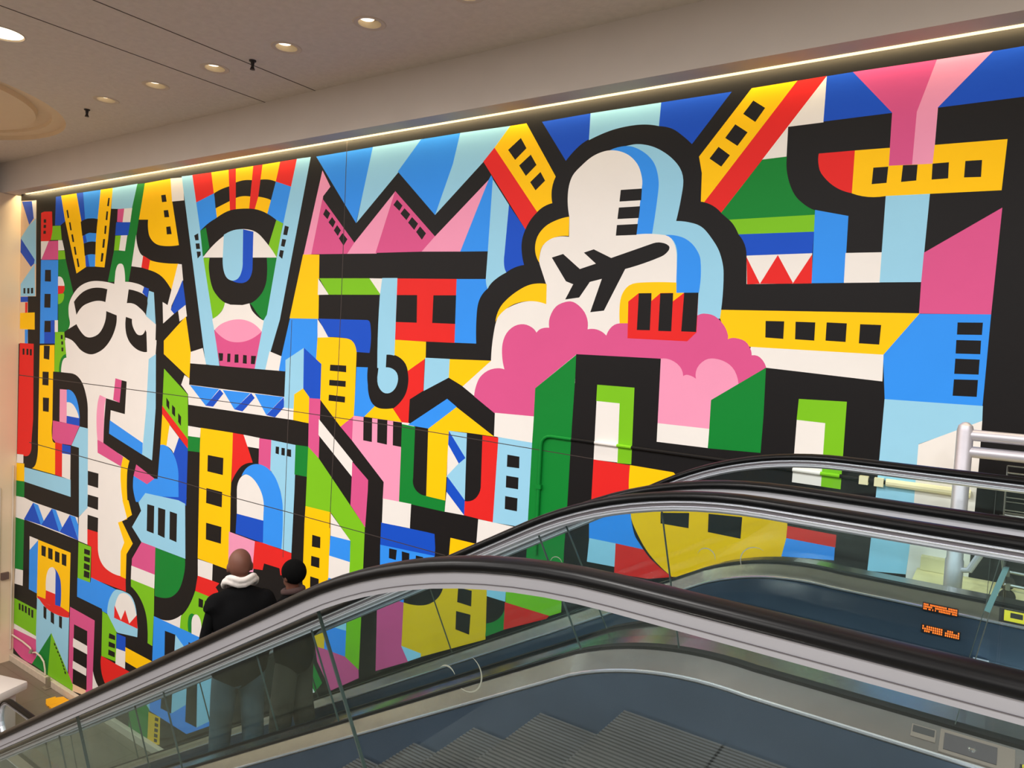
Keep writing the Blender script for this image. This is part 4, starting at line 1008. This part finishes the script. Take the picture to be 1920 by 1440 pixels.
# lamps and plates on the decks
def deckz(yc, s, y, base=-1.14):   # height of the sloping inner deck on the level part
    return base - 0.006 - (y - yc) * s / 0.11 * 0.054 + 0.000
def plate_on_deck(t, name, yc, s, x0, x1, f0, f1, th, m, lift=0.001):
    """slab lying on the inner deck between fractions f0..f1 of its width"""
    ya, yb = yc + s * (0.023 + 0.087 * f0), yc + s * (0.023 + 0.087 * f1)
    za, zb = -1.14 - 0.006 - 0.054 * f0, -1.14 - 0.006 - 0.054 * f1
    bm = BM(); nx = [(x0, ya, za), (x1, ya, za), (x1, yb, zb), (x0, yb, zb)]
    lo = [bm.verts.new((x, y, z + lift)) for x, y, z in nx]; hi = [bm.verts.new((x, y, z + lift + th)) for x, y, z in nx]
    bm.faces.new(lo); bm.faces.new(hi)
    for i in range(4): bm.faces.new((lo[i], lo[(i + 1) % 4], hi[(i + 1) % 4], hi[i]))
    return obj(name, bm, m, t)
sw = plate_on_deck(e1, 'key_switch_panel', 2.72, -1, -0.092, 0.105, 0.12, 0.92, 0.004, M['plate'])
bm = BM()
plate_on_deck(e1, 'switch_recess', 2.72, -1, -0.080, 0.06, 0.25, 0.82, 0.002, M['recess'], lift=0.0052)
kx, ky, kz = -0.004, 2.653, -1.178
kb = lathe(BM(), kx, ky, [(0, kz - 0.004), (0.013, kz - 0.004), (0.013, kz + 0.010), (0.008, kz + 0.014), (0.004, kz + 0.010), (0, kz + 0.006)], 20)
obj('key_switch', kb, M['chrome'], e1, smooth=True)
np_ = plate_on_deck(e1, 'name_plate', 2.72, -1, -0.172, -0.103, 0.22, 0.66, 0.002, M['plate'])
plate_on_deck(e1, 'plate_print', 2.72, -1, -0.168, -0.107, 0.26, 0.50, 0.0006, M['black'], lift=0.0032)
# farther escalator: orange indicator on deck edge, its skirt reflection built as glowing copy
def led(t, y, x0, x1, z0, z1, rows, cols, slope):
    g = obj('led_or_reflection', box(BM(), x0 - 0.004, x1 + 0.004, y - 0.002, y + 0.004, z0 - 0.004, z1 + 0.004, bev=0.002), M['dark'], t)
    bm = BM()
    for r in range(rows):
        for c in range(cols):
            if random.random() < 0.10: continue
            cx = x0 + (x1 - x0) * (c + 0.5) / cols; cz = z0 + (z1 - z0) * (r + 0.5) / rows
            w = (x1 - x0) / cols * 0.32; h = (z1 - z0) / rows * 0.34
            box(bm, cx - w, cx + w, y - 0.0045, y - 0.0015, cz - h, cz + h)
    obj('orange_dots', bm, M['led'], t)
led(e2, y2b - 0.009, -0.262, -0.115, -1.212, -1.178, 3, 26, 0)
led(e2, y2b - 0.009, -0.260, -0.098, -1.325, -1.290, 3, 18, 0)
# warning stickers
plate_on_deck(e2, 'warning_sticker', 4.31, -1, 0.055, 0.20, 0.10, 0.92, 0.0012, M['black'])
plate_on_deck(e2, 'sticker_face', 4.31, -1, 0.075, 0.19, 0.18, 0.84, 0.0006, M['sticker'], lift=0.0024)
plate_on_deck(e2, 'sticker_figure', 4.31, -1, 0.10, 0.15, 0.30, 0.62, 0.0005, M['black'], lift=0.0032)
cs = obj('caution_plate', box(BM(), 0.118, 0.19, 2.625, 2.69, -1.1765, -1.172), M['black'], e1)
fc = bpy.data.curves.new('caution_text', 'FONT'); fc.body = 'CAUTION'; fc.size = 0.021; fc.align_x = 'RIGHT'; fc.extrude = 0.0004
ft = bpy.data.objects.new('tmp', fc); C.objects.link(ft); fm = bpy.data.meshes.new_from_object(ft.evaluated_get(bpy.context.evaluated_depsgraph_get())); bpy.data.objects.remove(ft)
fm.materials.clear(); fm.materials.append(M['sticker']); fo = bpy.data.objects.new('caution_text', fm); C.objects.link(fo)
fo.parent = e1; fo.location = Vector((0.138, 2.688, -1.1716)) - BASE[e1.name]; fo.rotation_euler = (0, 0, math.radians(90))
# glue rings left on the glass
def scuff(t, y, cx, cz, r, a0, a1, th, squash=1.0):
    pts = [(cx + r * math.cos(math.radians(a)), cz + r * squash * math.sin(math.radians(a)), a) for a in range(a0, a1 + 1, 10)]
    n = len(pts); inner = []; outer = []
    for i, (x, z, a) in enumerate(pts):
        k = math.sin(math.pi * (i + 0.3) / (n - 0.4)) * th / 2
        outer.append((x + k * math.cos(math.radians(a)), z + k * math.sin(math.radians(a)))); inner.append((x - k * math.cos(math.radians(a)), z - k * math.sin(math.radians(a))))
    obj('scuff_mark', prism_y(BM(), outer + inner[::-1], y - 0.0064, y - 0.0052), M['scuff'], t)
# ---------------------------------------------------------------- pipe painted over with the mural
def pipe():
    t = thing('conduit', (-3.57, YW - 0.05, -1.95), 'thin wall pipe painted in mural colours, bent at its top above the handrails', 'pipe')
    y = YW - 0.022; r = 0.015
    MI = {k: PM[i] for i, k in enumerate(KEYS)}
    pts = [(-3.57, y, -1.95), (-3.575, y, -0.90)] + [(-3.575 + 0.10 * (1 - math.cos(a)), y, -0.90 + 0.09 * math.sin(a)) for a in (0.4, 0.8, 1.2, 1.57)]
    obj('riser', tube(BM(), pts + [(-3.25, y, -0.812)], r), MI['G'], t, smooth=True)
    segs = [(-3.25, -3.01, 'K'), (-3.01, -2.79, 'W'), (-2.79, -2.65, 'L'), (-2.65, -1.30, 'K'), (-1.30, -1.10, 'W'), (-1.10, -0.965, 'L'), (-0.965, -0.655, 'K')]
    for a, b, k in segs:
        z = lambda x: -0.812 - 0.006 * (x + 3.15)
        obj('run', tube(BM(), [(a, y, z(a)), (b, y, z(b))], r), MI[k], t, smooth=True)
    for a, b, k in ((-0.655, -0.14, 'W'),):
        obj('run', tube(BM(), [(a, YW - 0.034, -0.825), (b, YW - 0.034, -0.828)], 0.028), M['creamp'], t, smooth=True)
    for x in (-3.575,):
        obj('clip', box(BM(), x - 0.03, x + 0.03, YW - 0.04, YW - 0.004, -1.32, -1.28), MI['G'], t)
    for x in (-0.80, -0.70):
        obj('clip', box(BM(), x - 0.03, x + 0.03, YW - 0.05, YW - 0.004, -0.86, -0.80), M['creamp'], t)
pipe()

# ---------------------------------------------------------------- guard rail of the upper landing
t = thing('guard_rail', (-0.18, 5.2, ZU), 'grey steel tube guard post with two horizontal rails at the right edge', 'railing')
obj('post', lathe(BM(), -0.18, 5.2, [(0, ZU), (0.05, ZU), (0.05, ZU + 0.24), (0.045, ZU + 0.25), (0.045, -0.36), (0.038, -0.33), (0.018, -0.312), (0, -0.308)], 24), M['tube'], t, smooth=True)
obj('base_flange', lathe(BM(), -0.18, 5.2, [(0, ZU), (0.075, ZU), (0.075, ZU + 0.012), (0.05, ZU + 0.014), (0, ZU + 0.014)], 24), M['bracket'], t)
for z in (-0.385, -0.487):
    obj('rail', tube(BM(), [(-0.18, 5.2, z), (2.4, 5.2, z)], 0.034, 16), M['tube'], t, smooth=True)
obj('post', lathe(BM(), 2.4, 5.2, [(0, ZU), (0.045, ZU), (0.045, -0.33), (0, -0.31)], 24), M['tube'], t, smooth=True)
obj('brace', tube(BM(), [(-0.18, 5.2, -1.22), (-0.10, 5.17, -1.20), (0.0, 5.15, -0.98)], 0.02), M['tube'], t, smooth=True)

# ---------------------------------------------------------------- shopping cart behind the guard rail
t = thing('shopping_cart', (0.55, 5.45, ZU), 'wire shopping cart parked between the guard rail and the mural', 'shopping cart')
def cart():
    x0, x1, y0, y1, zt, zb = 0.05, 0.90, 5.30, 5.70, -0.60, -0.90
    r = 0.0032; bm = BM()
    tube(bm, [(x0, y0, zt), (x1, y0, zt), (x1, y1, zt), (x0, y1, zt), (x0, y0, zt)], 0.005, 6)
    for k in range(8):
        x = x0 + (x1 - x0) * k / 7
        tube(bm, [(x, y0, zt), (x, y0 + 0.03, zb), (x, y1 - 0.03, zb), (x, y1, zt)], r, 6)
    for z, q in ((-0.67, 0.008), (-0.75, 0.015), (-0.83, 0.022), (zb, 0.03)):
        tube(bm, [(x0, y0 + q, z), (x1, y0 + q, z), (x1, y1 - q, z), (x0, y1 - q, z), (x0, y0 + q, z)], r, 6)
    for k in range(1, 5):
        y = y0 + (y1 - y0) * k / 5; tube(bm, [(x0, y, zt), (x0, y, zb), (x1, y, zb), (x1, y, zt)], r, 6)
    obj('basket', bm, M['wire'], t)
    bm = BM()
    for y in (y0 + 0.02, y1 - 0.02):
        tube(bm, [(x0 - 0.01, y, -0.92), (x0 + 0.03, y, -1.28), (x1 - 0.05, y, -1.30), (x1 + 0.12, y, -0.62), (x1 + 0.16, y, -0.45)], 0.012, 8)
        tube(bm, [(x0, y, -0.92), (x1 + 0.05, y, -0.92)], 0.010, 8)
    tube(bm, [(x0 + 0.03, y0 + 0.02, -1.28), (x0 + 0.03, y1 - 0.02, -1.28)], 0.01, 8)
    tube(bm, [(x1 - 0.05, y0 + 0.02, -1.30), (x1 - 0.05, y1 - 0.02, -1.30)], 0.01, 8)
    obj('frame', bm, M['wire'], t, smooth=True)
    obj('handle', tube(BM(), [(x1 + 0.16, y0, -0.45), (x1 + 0.16, y1, -0.45)], 0.016, 10), M['dark'], t, smooth=True)
    for x in (x0 + 0.05, x1 - 0.07):
        for y in (y0 + 0.02, y1 - 0.02):
            obj('wheel', tube(BM(), [(x, y - 0.012, ZU + 0.045), (x, y + 0.012, ZU + 0.045)], 0.045, 18), M['dark'], t, smooth=True)
            obj('caster_fork', box(BM(), x - 0.012, x + 0.012, y - 0.016, y + 0.016, ZU + 0.088, -1.27), M['wire'], t)
cart()

# ---------------------------------------------------------------- lower left corner
t = thing('plastic_bin', (-12.75, 4.62, ZL), 'white moulded plastic bin with a thick rounded lid on the lower floor', 'bin')
def turned(bm):
    for v in bm.verts:     # corner (0, 0) is the far right corner of the lid
        u, w = v.co.x, v.co.y; v.co.x = -12.08 + 0.953 * u + 0.302 * w; v.co.y = 4.98 + 0.302 * u - 0.953 * w
    return bm
obj('lid', turned(box(BM(), -1.45, 0, 0, 0.46, -5.63, -5.50, bev=0.035)), M['white'], t, smooth=True)
obj('body', turned(box(BM(), -1.38, -0.16, 0.06, 0.42, ZL, -5.631, bev=0.03)), M['white'], t, smooth=True)
t = thing('floor_sign', (-12.30, 5.60, ZL), 'yellow folding floor sign lying flat beside the wall curb', 'floor sign')
def slab(pts, z0, z1, m, name, par):
    bm = BM(); lo = [bm.verts.new((x, y, z0)) for x, y in pts]; hi = [bm.verts.new((x, y, z1)) for x, y in pts]
    bm.faces.new(lo); bm.faces.new(hi); n = len(pts)
    for i in range(n): bm.faces.new((lo[i], lo[(i + 1) % n], hi[(i + 1) % n], hi[i]))
    return obj(name, bm, m, par)
slab([(-12.740, 5.520), (-12.720, 5.660), (-12.680, 5.640), (-12.620, 5.735), (-12.480, 5.735), (-12.480, 5.440), (-12.580, 5.450)], ZL + 0.001, ZL + 0.022, M['yellow'], 'front_panel', t)
slab([(-12.460, 5.440), (-12.460, 5.735), (-12.080, 5.730), (-12.000, 5.600), (-12.080, 5.420)], ZL + 0.001, ZL + 0.03, M['yellow'], 'rear_panel', t)
slab([(-12.480, 5.440), (-12.480, 5.735), (-12.460, 5.735), (-12.460, 5.440)], ZL + 0.001, ZL + 0.018, M['dark'], 'hinge', t)
slab([(-12.380, 5.520), (-12.340, 5.620), (-12.280, 5.655), (-12.210, 5.620), (-12.180, 5.520)], ZL + 0.0305, ZL + 0.036, M['yellow'], 'hand_grip', t)
# small fittings
t = thing('pipe_bracket', (-13.15, 5.70, ZL), 'small metal bracket standing at the foot of the mural', 'bracket')
obj('plate', box(BM(), -13.23, -13.10, 5.66, 5.755, ZL, ZL + 0.02, bev=0.003), M['bracket'], t)
obj('upright', box(BM(), -13.19, -13.13, 5.70, 5.755, ZL + 0.021, ZL + 0.19, bev=0.006), M['bracket'], t)
pts = [(-14.73, 5.79, -5.74), (-14.3, 5.79, -5.75), (-14.0, 5.79, -5.78), (-13.9, 5.78, -5.84), (-13.78, 5.79, -5.80), (-13.6, 5.79, -5.82), (-13.47, 5.79, -5.88), (-13.42, 5.79, -6.0), (-13.41, 5.79, -6.10)]
t = thing('water_pipe', (-14.0, 5.79, -6.1), 'thin white pipe crossing the pink patch low in the left corner', 'pipe')
obj('tube', tube(BM(), pts, 0.014, 8), M['trim'], t, smooth=True)
obj('valve', tube(BM(), [(-13.9, 5.75, -5.84), (-13.9, 5.77, -5.78)], 0.03, 8), M['bracket'], t, smooth=True)
def onleft(px, y, z): return (XL, y, z)
t = thing('conduit', (XL + 0.02, 5.78, -6.1), 'white vertical pipe in the corner of the left wall', 'pipe')
obj('riser', tube(BM(), [(XL + 0.025, 5.77, -6.0), (XL + 0.025, 5.77, -2.6)], 0.014, 8), M['trim'], t, smooth=True)
b = obj('junction_box', box(BM(), XL + 0.001, XL + 0.05, 5.60, 5.72, -4.68, -4.55, bev=0.004), M['outlet'], label='small grey brown junction box on the left wall, the upper of the two', cat='junction box')
b = obj('wall_outlet', box(BM(), XL + 0.001, XL + 0.03, 5.44, 5.55, -5.80, -5.66, bev=0.004), M['outlet'], label='small brown wall outlet low on the left wall', cat='outlet')
# door-like raised frame at the left wall
bm = BM(); tube(bm, [(XL + 0.01, 5.0, -2.92), (XL + 0.01, 5.50, -2.92), (XL + 0.01, 5.57, -3.0), (XL + 0.01, 5.58, -5.6)], 0.012, 8)
obj('wall_moulding', bm, M['trim'], smooth=True).name = 'trim_2'
prop(bpy.data.objects['trim_2'], kind='structure')
# ---------------------------------------------------------------- people
skin_m = mat('skin', (98, 62, 50), 0.55, noise=0.06, nscale=20, spec=0.25); coat_m = mat('coat', (7, 7, 8), 0.9, noise=0.2, nscale=14, bump=0.25, bscale=12, spec=0.08)
jean_m = mat('jeans', (62, 76, 84), 0.9, noise=0.15, nscale=12, bump=0.1, bscale=30); shoe_m = mat('shoes', (40, 36, 36), 0.6)
hood_m = mat('hood', (200, 192, 186), 0.95, noise=0.12, nscale=30, bump=0.5, bscale=60); skirt_m = mat('brown_trousers', (58, 52, 42), 0.9, noise=0.15, nscale=8, bump=0.1, bscale=14)
hat_m = mat('knit_hat', (7, 7, 7), 0.95, bump=0.4, bscale=90, spec=0.08); scarf_m = mat('scarf', (60, 40, 38), 0.9, noise=0.3, nscale=40)
eye_m = mat('eye', (30, 24, 22), 0.3)
def skinned(nodes, edges, root=0, sub=2):
    """nodes: (x,y,z,rx,ry); returns a bmesh of the grown surface"""
    me = bpy.data.meshes.new('tmp'); me.from_pydata([n[:3] for n in nodes], edges, []); o = bpy.data.objects.new('tmp', me); C.objects.link(o)
    sk = o.modifiers.new('s', 'SKIN'); sk.use_smooth_shade = True; sk.branch_smoothing = 0.6
    for i, n in enumerate(nodes):
        v = me.skin_vertices[0].data[i]; v.radius = (n[3], n[4] if len(n) > 4 else n[3]); v.use_root = (i == root)
    ss = o.modifiers.new('u', 'SUBSURF'); ss.levels = sub; ss.render_levels = sub
    dg = bpy.context.evaluated_depsgraph_get(); dg.update(); ev = o.evaluated_get(dg); m2 = bpy.data.meshes.new_from_object(ev)
    bm = BM(); bm.from_mesh(m2); bpy.data.objects.remove(o); bpy.data.meshes.remove(me); bpy.data.meshes.remove(m2)
    return bm
def melt(bm, vox=0.02, it=6):
    """one continuous skin over everything in bm"""
    me = bpy.data.meshes.new('tmp'); bm.to_mesh(me); bm.free(); o = bpy.data.objects.new('tmp', me); C.objects.link(o)
    r = o.modifiers.new('r', 'REMESH'); r.mode = 'VOXEL'; r.voxel_size = vox
    s = o.modifiers.new('s', 'SMOOTH'); s.factor = 0.6; s.iterations = it
    dg = bpy.context.evaluated_depsgraph_get(); dg.update(); m2 = bpy.data.meshes.new_from_object(o.evaluated_get(dg))
    b2 = BM(); b2.from_mesh(m2); bpy.data.objects.remove(o); bpy.data.meshes.remove(me); bpy.data.meshes.remove(m2)
    return b2
def chain(n0, k): return [(n0 + i, n0 + i + 1) for i in range(k - 1)]
def place(bm, pos, rz):
    Mx = Matrix.Translation(pos) @ Matrix.Rotation(rz, 4, 'Z')
    for v in bm.verts: v.co = Mx @ v.co
    return bm
def ellipsoid(bm, c, r, seg=20, mi=0):
    rr = bmesh.ops.create_uvsphere(bm, u_segments=seg, v_segments=seg // 2 + 2, radius=1)['verts']
    for v in rr: v.co = Vector((c[0] + v.co.x * r[0], c[1] + v.co.y * r[1], c[2] + v.co.z * r[2]))
    return rr
def arm_nodes(s, sh, elb, wr, k=1.0):
    return [(*sh, 0.055 * k), (*elb, 0.042 * k), (*wr, 0.026 * k)]
def hand(bm, w, d, s):
    """palm and five curled fingers added as skinned chains; w wrist, d direction"""
    d = Vector(d).normalized(); side = Vector((0, 1, 0)) if abs(d.y) < 0.8 else Vector((1, 0, 0)); side = (side - d * side.dot(d)).normalized(); curl = d.cross(side) * s
    w = Vector(w); nodes = [(*w, 0.024, 0.02), (*(w + d * 0.05), 0.034, 0.016), (*(w + d * 0.085), 0.036, 0.014)]; edges = [(0, 1), (1, 2)]
    for i, L in enumerate((0.070, 0.080, 0.075, 0.058)):
        o = w + d * 0.085 + side * (i - 1.5) * 0.02; k = len(nodes)
        nodes += [(*(o + d * 0.015), 0.0085), (*(o + d * L * 0.55 + curl * 0.012), 0.008), (*(o + d * L * 0.85 + curl * 0.035), 0.007)]
        edges += [(2, k), (k, k + 1), (k + 1, k + 2)]
    k = len(nodes); o = w + d * 0.03 - side * 0.03
    nodes += [(*o, 0.010), (*(o - side * 0.02 + d * 0.03), 0.009), (*(o - side * 0.022 + d * 0.055 + curl * 0.015), 0.008)]; edges += [(1, k), (k, k + 1), (k + 1, k + 2)]
    hb = skinned(nodes, edges, 0, 1); me = bpy.data.meshes.new('h'); hb.to_mesh(me); bm.from_mesh(me); bpy.data.meshes.remove(me); hb.free()
def person(pos, rz, label, hgt, man):
    """local frame: faces +x, feet at z=0, 1.80 m tall figure scaled to hgt"""
    k = hgt / 1.80; t = thing('person', pos, label, 'person')
    def fin(bm, name, m, par=None, **kw):
        for v in bm.verts: v.co *= k
        return obj(name, place(bm, pos, rz), m, par or t, smooth=True, sharp=3.0, **kw)
    lean = 0.06 if man else 0.02
    hx = 0.13 if man else 0.06; hz = 1.64 if man else 1.66
    sw = 0.19 if man else 0.165
    nodes = [(0, 0, 0.98, 0.13, 0.15), (0.01, 0, 1.12, 0.105, 0.13), (0.02 + lean * 0.3, 0, 1.28, 0.10, 0.13), (0.02 + lean * 0.5, 0, 1.42, 0.085, 0.12), (0.03 + lean * 0.7, 0, 1.50, 0.06, 0.06),
             (0.05 + lean, 0, 1.57, 0.056, 0.056), (hx, 0, hz, 0.085, 0.080), (hx + 0.01, 0, hz + 0.06, 0.082, 0.078)]
    edges = chain(0, 8)
    arms = {}
    for s in (-1, 1):
        n = len(nodes); fw = 0.10 if s < 0 else 0.16
        sh = (0.03, s * sw, 1.43); el = (-0.04, s * (sw + 0.075), 1.15); wr = (fw + 0.06, s * (sw + 0.03), 0.98)
        nodes += [(*sh, 0.052), (*el, 0.042), (*wr, 0.028)]; edges += [(3, n), (n, n + 1), (n + 1, n + 2)]; arms[s] = (sh, el, wr)
        n = len(nodes); fx = 0.06 * s
        nodes += [(0, s * 0.095, 0.86, 0.095, 0.09), (0.02, s * 0.11, 0.50, 0.06, 0.06), (fx - 0.02, s * 0.12, 0.09, 0.042, 0.042), (fx + 0.10, s * 0.13, 0.045, 0.035, 0.03)]
        edges += [(0, n), (n, n + 1), (n + 1, n + 2), (n + 2, n + 3)]
    bm = skinned(nodes, edges, 0, 2)
    ellipsoid(bm, (hx + 0.005, 0, hz + 0.035), (0.104, 0.088, 0.115), 28)
    ellipsoid(bm, (hx + 0.035, 0, hz - 0.05), (0.062, 0.058, 0.055), 20)           # jaw
    ellipsoid(bm, (hx + 0.105, 0, hz + 0.005), (0.018, 0.014, 0.026), 12)          # nose
    ellipsoid(bm, (hx + 0.088, 0, hz - 0.048), (0.012, 0.026, 0.009), 12)          # mouth
    for s in (-1, 1):
        ellipsoid(bm, (hx - 0.005, s * 0.091, hz + 0.005), (0.020, 0.010, 0.034), 12)   # ears
        ellipsoid(bm, (hx + 0.093, s * 0.031, hz + 0.040), (0.011, 0.016, 0.008), 12)
    bm = melt(bm, 0.0085, 2)
    for s in (-1, 1): hand(bm, arms[s][2], (0.8, 0, -0.35), s)
    for v in bm.faces: pass
    for f in bm.faces:
        c = f.calc_center_median(); is_hand = any((c - Vector(arms[s][2])).length < 0.17 and c.x > arms[s][2][0] - 0.01 for s in (-1, 1))
        if c.z < 1.53 and not is_hand: f.material_index = 1 if c.z > 0.85 else 2
    fin(bm, 'body', [skin_m, coat_m, jean_m if man else skirt_m])
    # eyes
    bm = BM()
    for s in (-1, 1): ellipsoid(bm, (hx + 0.100, s * 0.031, hz + 0.036), (0.006, 0.009, 0.005), 10)
    fin(bm, 'eyes', eye_m)
    # trousers
    tn = [(0, 0, 0.95, 0.12, 0.14)]; te = []
    for s in (-1, 1):
        n = len(tn); fx = 0.06 * s; r = 0.105 if man else 0.125
        tn += [(0, s * 0.10, 0.84, 0.12, 0.115), (0.02, s * 0.115, 0.50, r, r * 0.9), (fx - 0.02, s * 0.125, 0.12, r * 0.86, r * 0.8)]; te += [(0, n), (n, n + 1), (n + 1, n + 2)]
    tb = skinned(tn, te, 0, 2)
    ellipsoid(tb, (0, 0, 0.93), (0.145, 0.19, 0.14), 24)
    fin(melt(tb, 0.016, 8), 'trousers', jean_m if man else skirt_m)
    for s in (-1, 1):
        bm = BM(); fx = 0.06 * s; ellipsoid(bm, (fx + 0.045, s * 0.13, 0.05), (0.145, 0.052, 0.052), 20)
        for v in bm.verts: v.co.z = max(v.co.z, 0.004)
        fin(bm, 'shoe', shoe_m)
    # coat with sleeves
    e = 0.018 if man else 0.012; low = 0.80 if man else 0.74
    cn = [(0.03 + lean * 0.5, 0, 1.42, 0.125 + e, 0.165 + e), (0.02 + lean * 0.3, 0, 1.28, 0.145 + e, 0.18 + e), (0.01, 0, 1.12, 0.145 + e, 0.18 + e), (0, 0, 0.96, 0.15 + e, 0.185 + e), (0, 0, low, 0.155 + e, 0.19 + e),
          (0.04 + lean * 0.7, 0, 1.51, 0.085, 0.10)]
    ce = [(0, 1), (1, 2), (2, 3), (3, 4), (0, 5)]
    for s in (-1, 1):
        sh, el, wr = arms[s]; n = len(cn); cn += [(sh[0] + 0.01, sh[1] * 1.02, sh[2] - 0.02, 0.098), (el[0], el[1] * 1.0, el[2], 0.092), (wr[0] - 0.03, wr[1], wr[2] + 0.01, 0.066)]; ce += [(0, n), (n, n + 1), (n + 1, n + 2)]
    cb = skinned(cn, ce, 0, 2)
    ellipsoid(cb, (0.02, 0, 1.28), (0.165, 0.225 if man else 0.19, 0.20), 28)       # fills the armpits
    ellipsoid(cb, (0.005, 0, 0.98), (0.175, 0.225 if man else 0.20, 0.25), 28)
    for s in (-1, 1): ellipsoid(cb, (0.035, s * (sw - 0.02), 1.39), (0.11, 0.095, 0.10), 20)
    ellipsoid(cb, (0, 0, 0.90), (0.165, 0.215 if man else 0.19, 0.13), 24)
    ellipsoid(cb, (0.04, 0, 1.455), (0.10, 0.17, 0.075), 24)
    fin(melt(cb, 0.018, 14), 'coat', coat_m)
    if man:
        # pale hood bunched behind the neck
        bm = BM(); pts = [(hx - 0.03 + 0.11 * math.cos(a), 0.12 * math.sin(a), 1.53 + 0.02 * math.cos(3 * a) - 0.045 * math.cos(a)) for a in [math.radians(d) for d in range(50, 311, 20)]]
        tube(bm, pts, [0.014 + 0.020 * math.sin(math.pi * i / (len(pts) - 1)) for i in range(len(pts))], 12)
        pts = [(x * 0.98 - 0.02, y * 0.9, z + 0.035) for x, y, z in pts]
        tube(bm, pts, [0.010 + 0.013 * math.sin(math.pi * i / (len(pts) - 1)) for i in range(len(pts))], 12)
        fin(melt(bm, 0.008, 5), 'hood', hood_m)
    else:
        bm = BM(); ellipsoid(bm, (hx - 0.012, 0, hz + 0.052), (0.125, 0.105, 0.118), 28)
        for v in bm.verts:
            if v.co.z < hz - 0.01 and v.co.x > hx + 0.02: v.co.x = hx + 0.02
        fin(bm, 'knit_hat', hat_m)
        bm = BM(); pts = [(hx - 0.01 + 0.085 * math.cos(a), 0.088 * math.sin(a), 1.535 - 0.02 * math.cos(a)) for a in [math.radians(d) for d in range(0, 361, 20)]]
        tube(bm, pts, 0.028, 10); fin(bm, 'scarf', scarf_m)
    return t
def tread(k): return STEPX[k][1]
k10 = 4 + 10   # the step both stand on
kx = [x for x, z in STEPX if -5.1 < x < -4.9][0]; kz = [z for x, z in STEPX if -5.1 < x < -4.9][0]
person((kx + 0.25, 3.44, kz), math.radians(152), 'bald man in black coat, pale hood and blue jeans riding down the escalator', 1.80, True)
person((kx + 0.26, 3.97, kz), math.radians(185), 'shorter person in black hat and coat riding down beside the bald man', 1.60, False)

# glue rings left on the balustrade glass
scuff(e1, 1.48, -1.095, -0.845, 0.048, -110, 70, 0.004)
scuff(e1, 1.48, -1.16, -0.875, 0.03, 30, 140, 0.004)
scuff(e1, 2.72, -0.90, -0.765, 0.035, -10, 170, 0.004)
scuff(e1, 2.72, -0.715, -0.745, 0.055, 60, 220, 0.004)
scuff(e1, 2.72, -1.56, -0.93, 0.03, 0, 200, 0.003)

# ---------------------------------------------------------------- raise the place so that the lower floor is z = 0
for o in bpy.data.objects:
    if o.parent is None: o.location.z += H
bpy.context.view_layer.update()
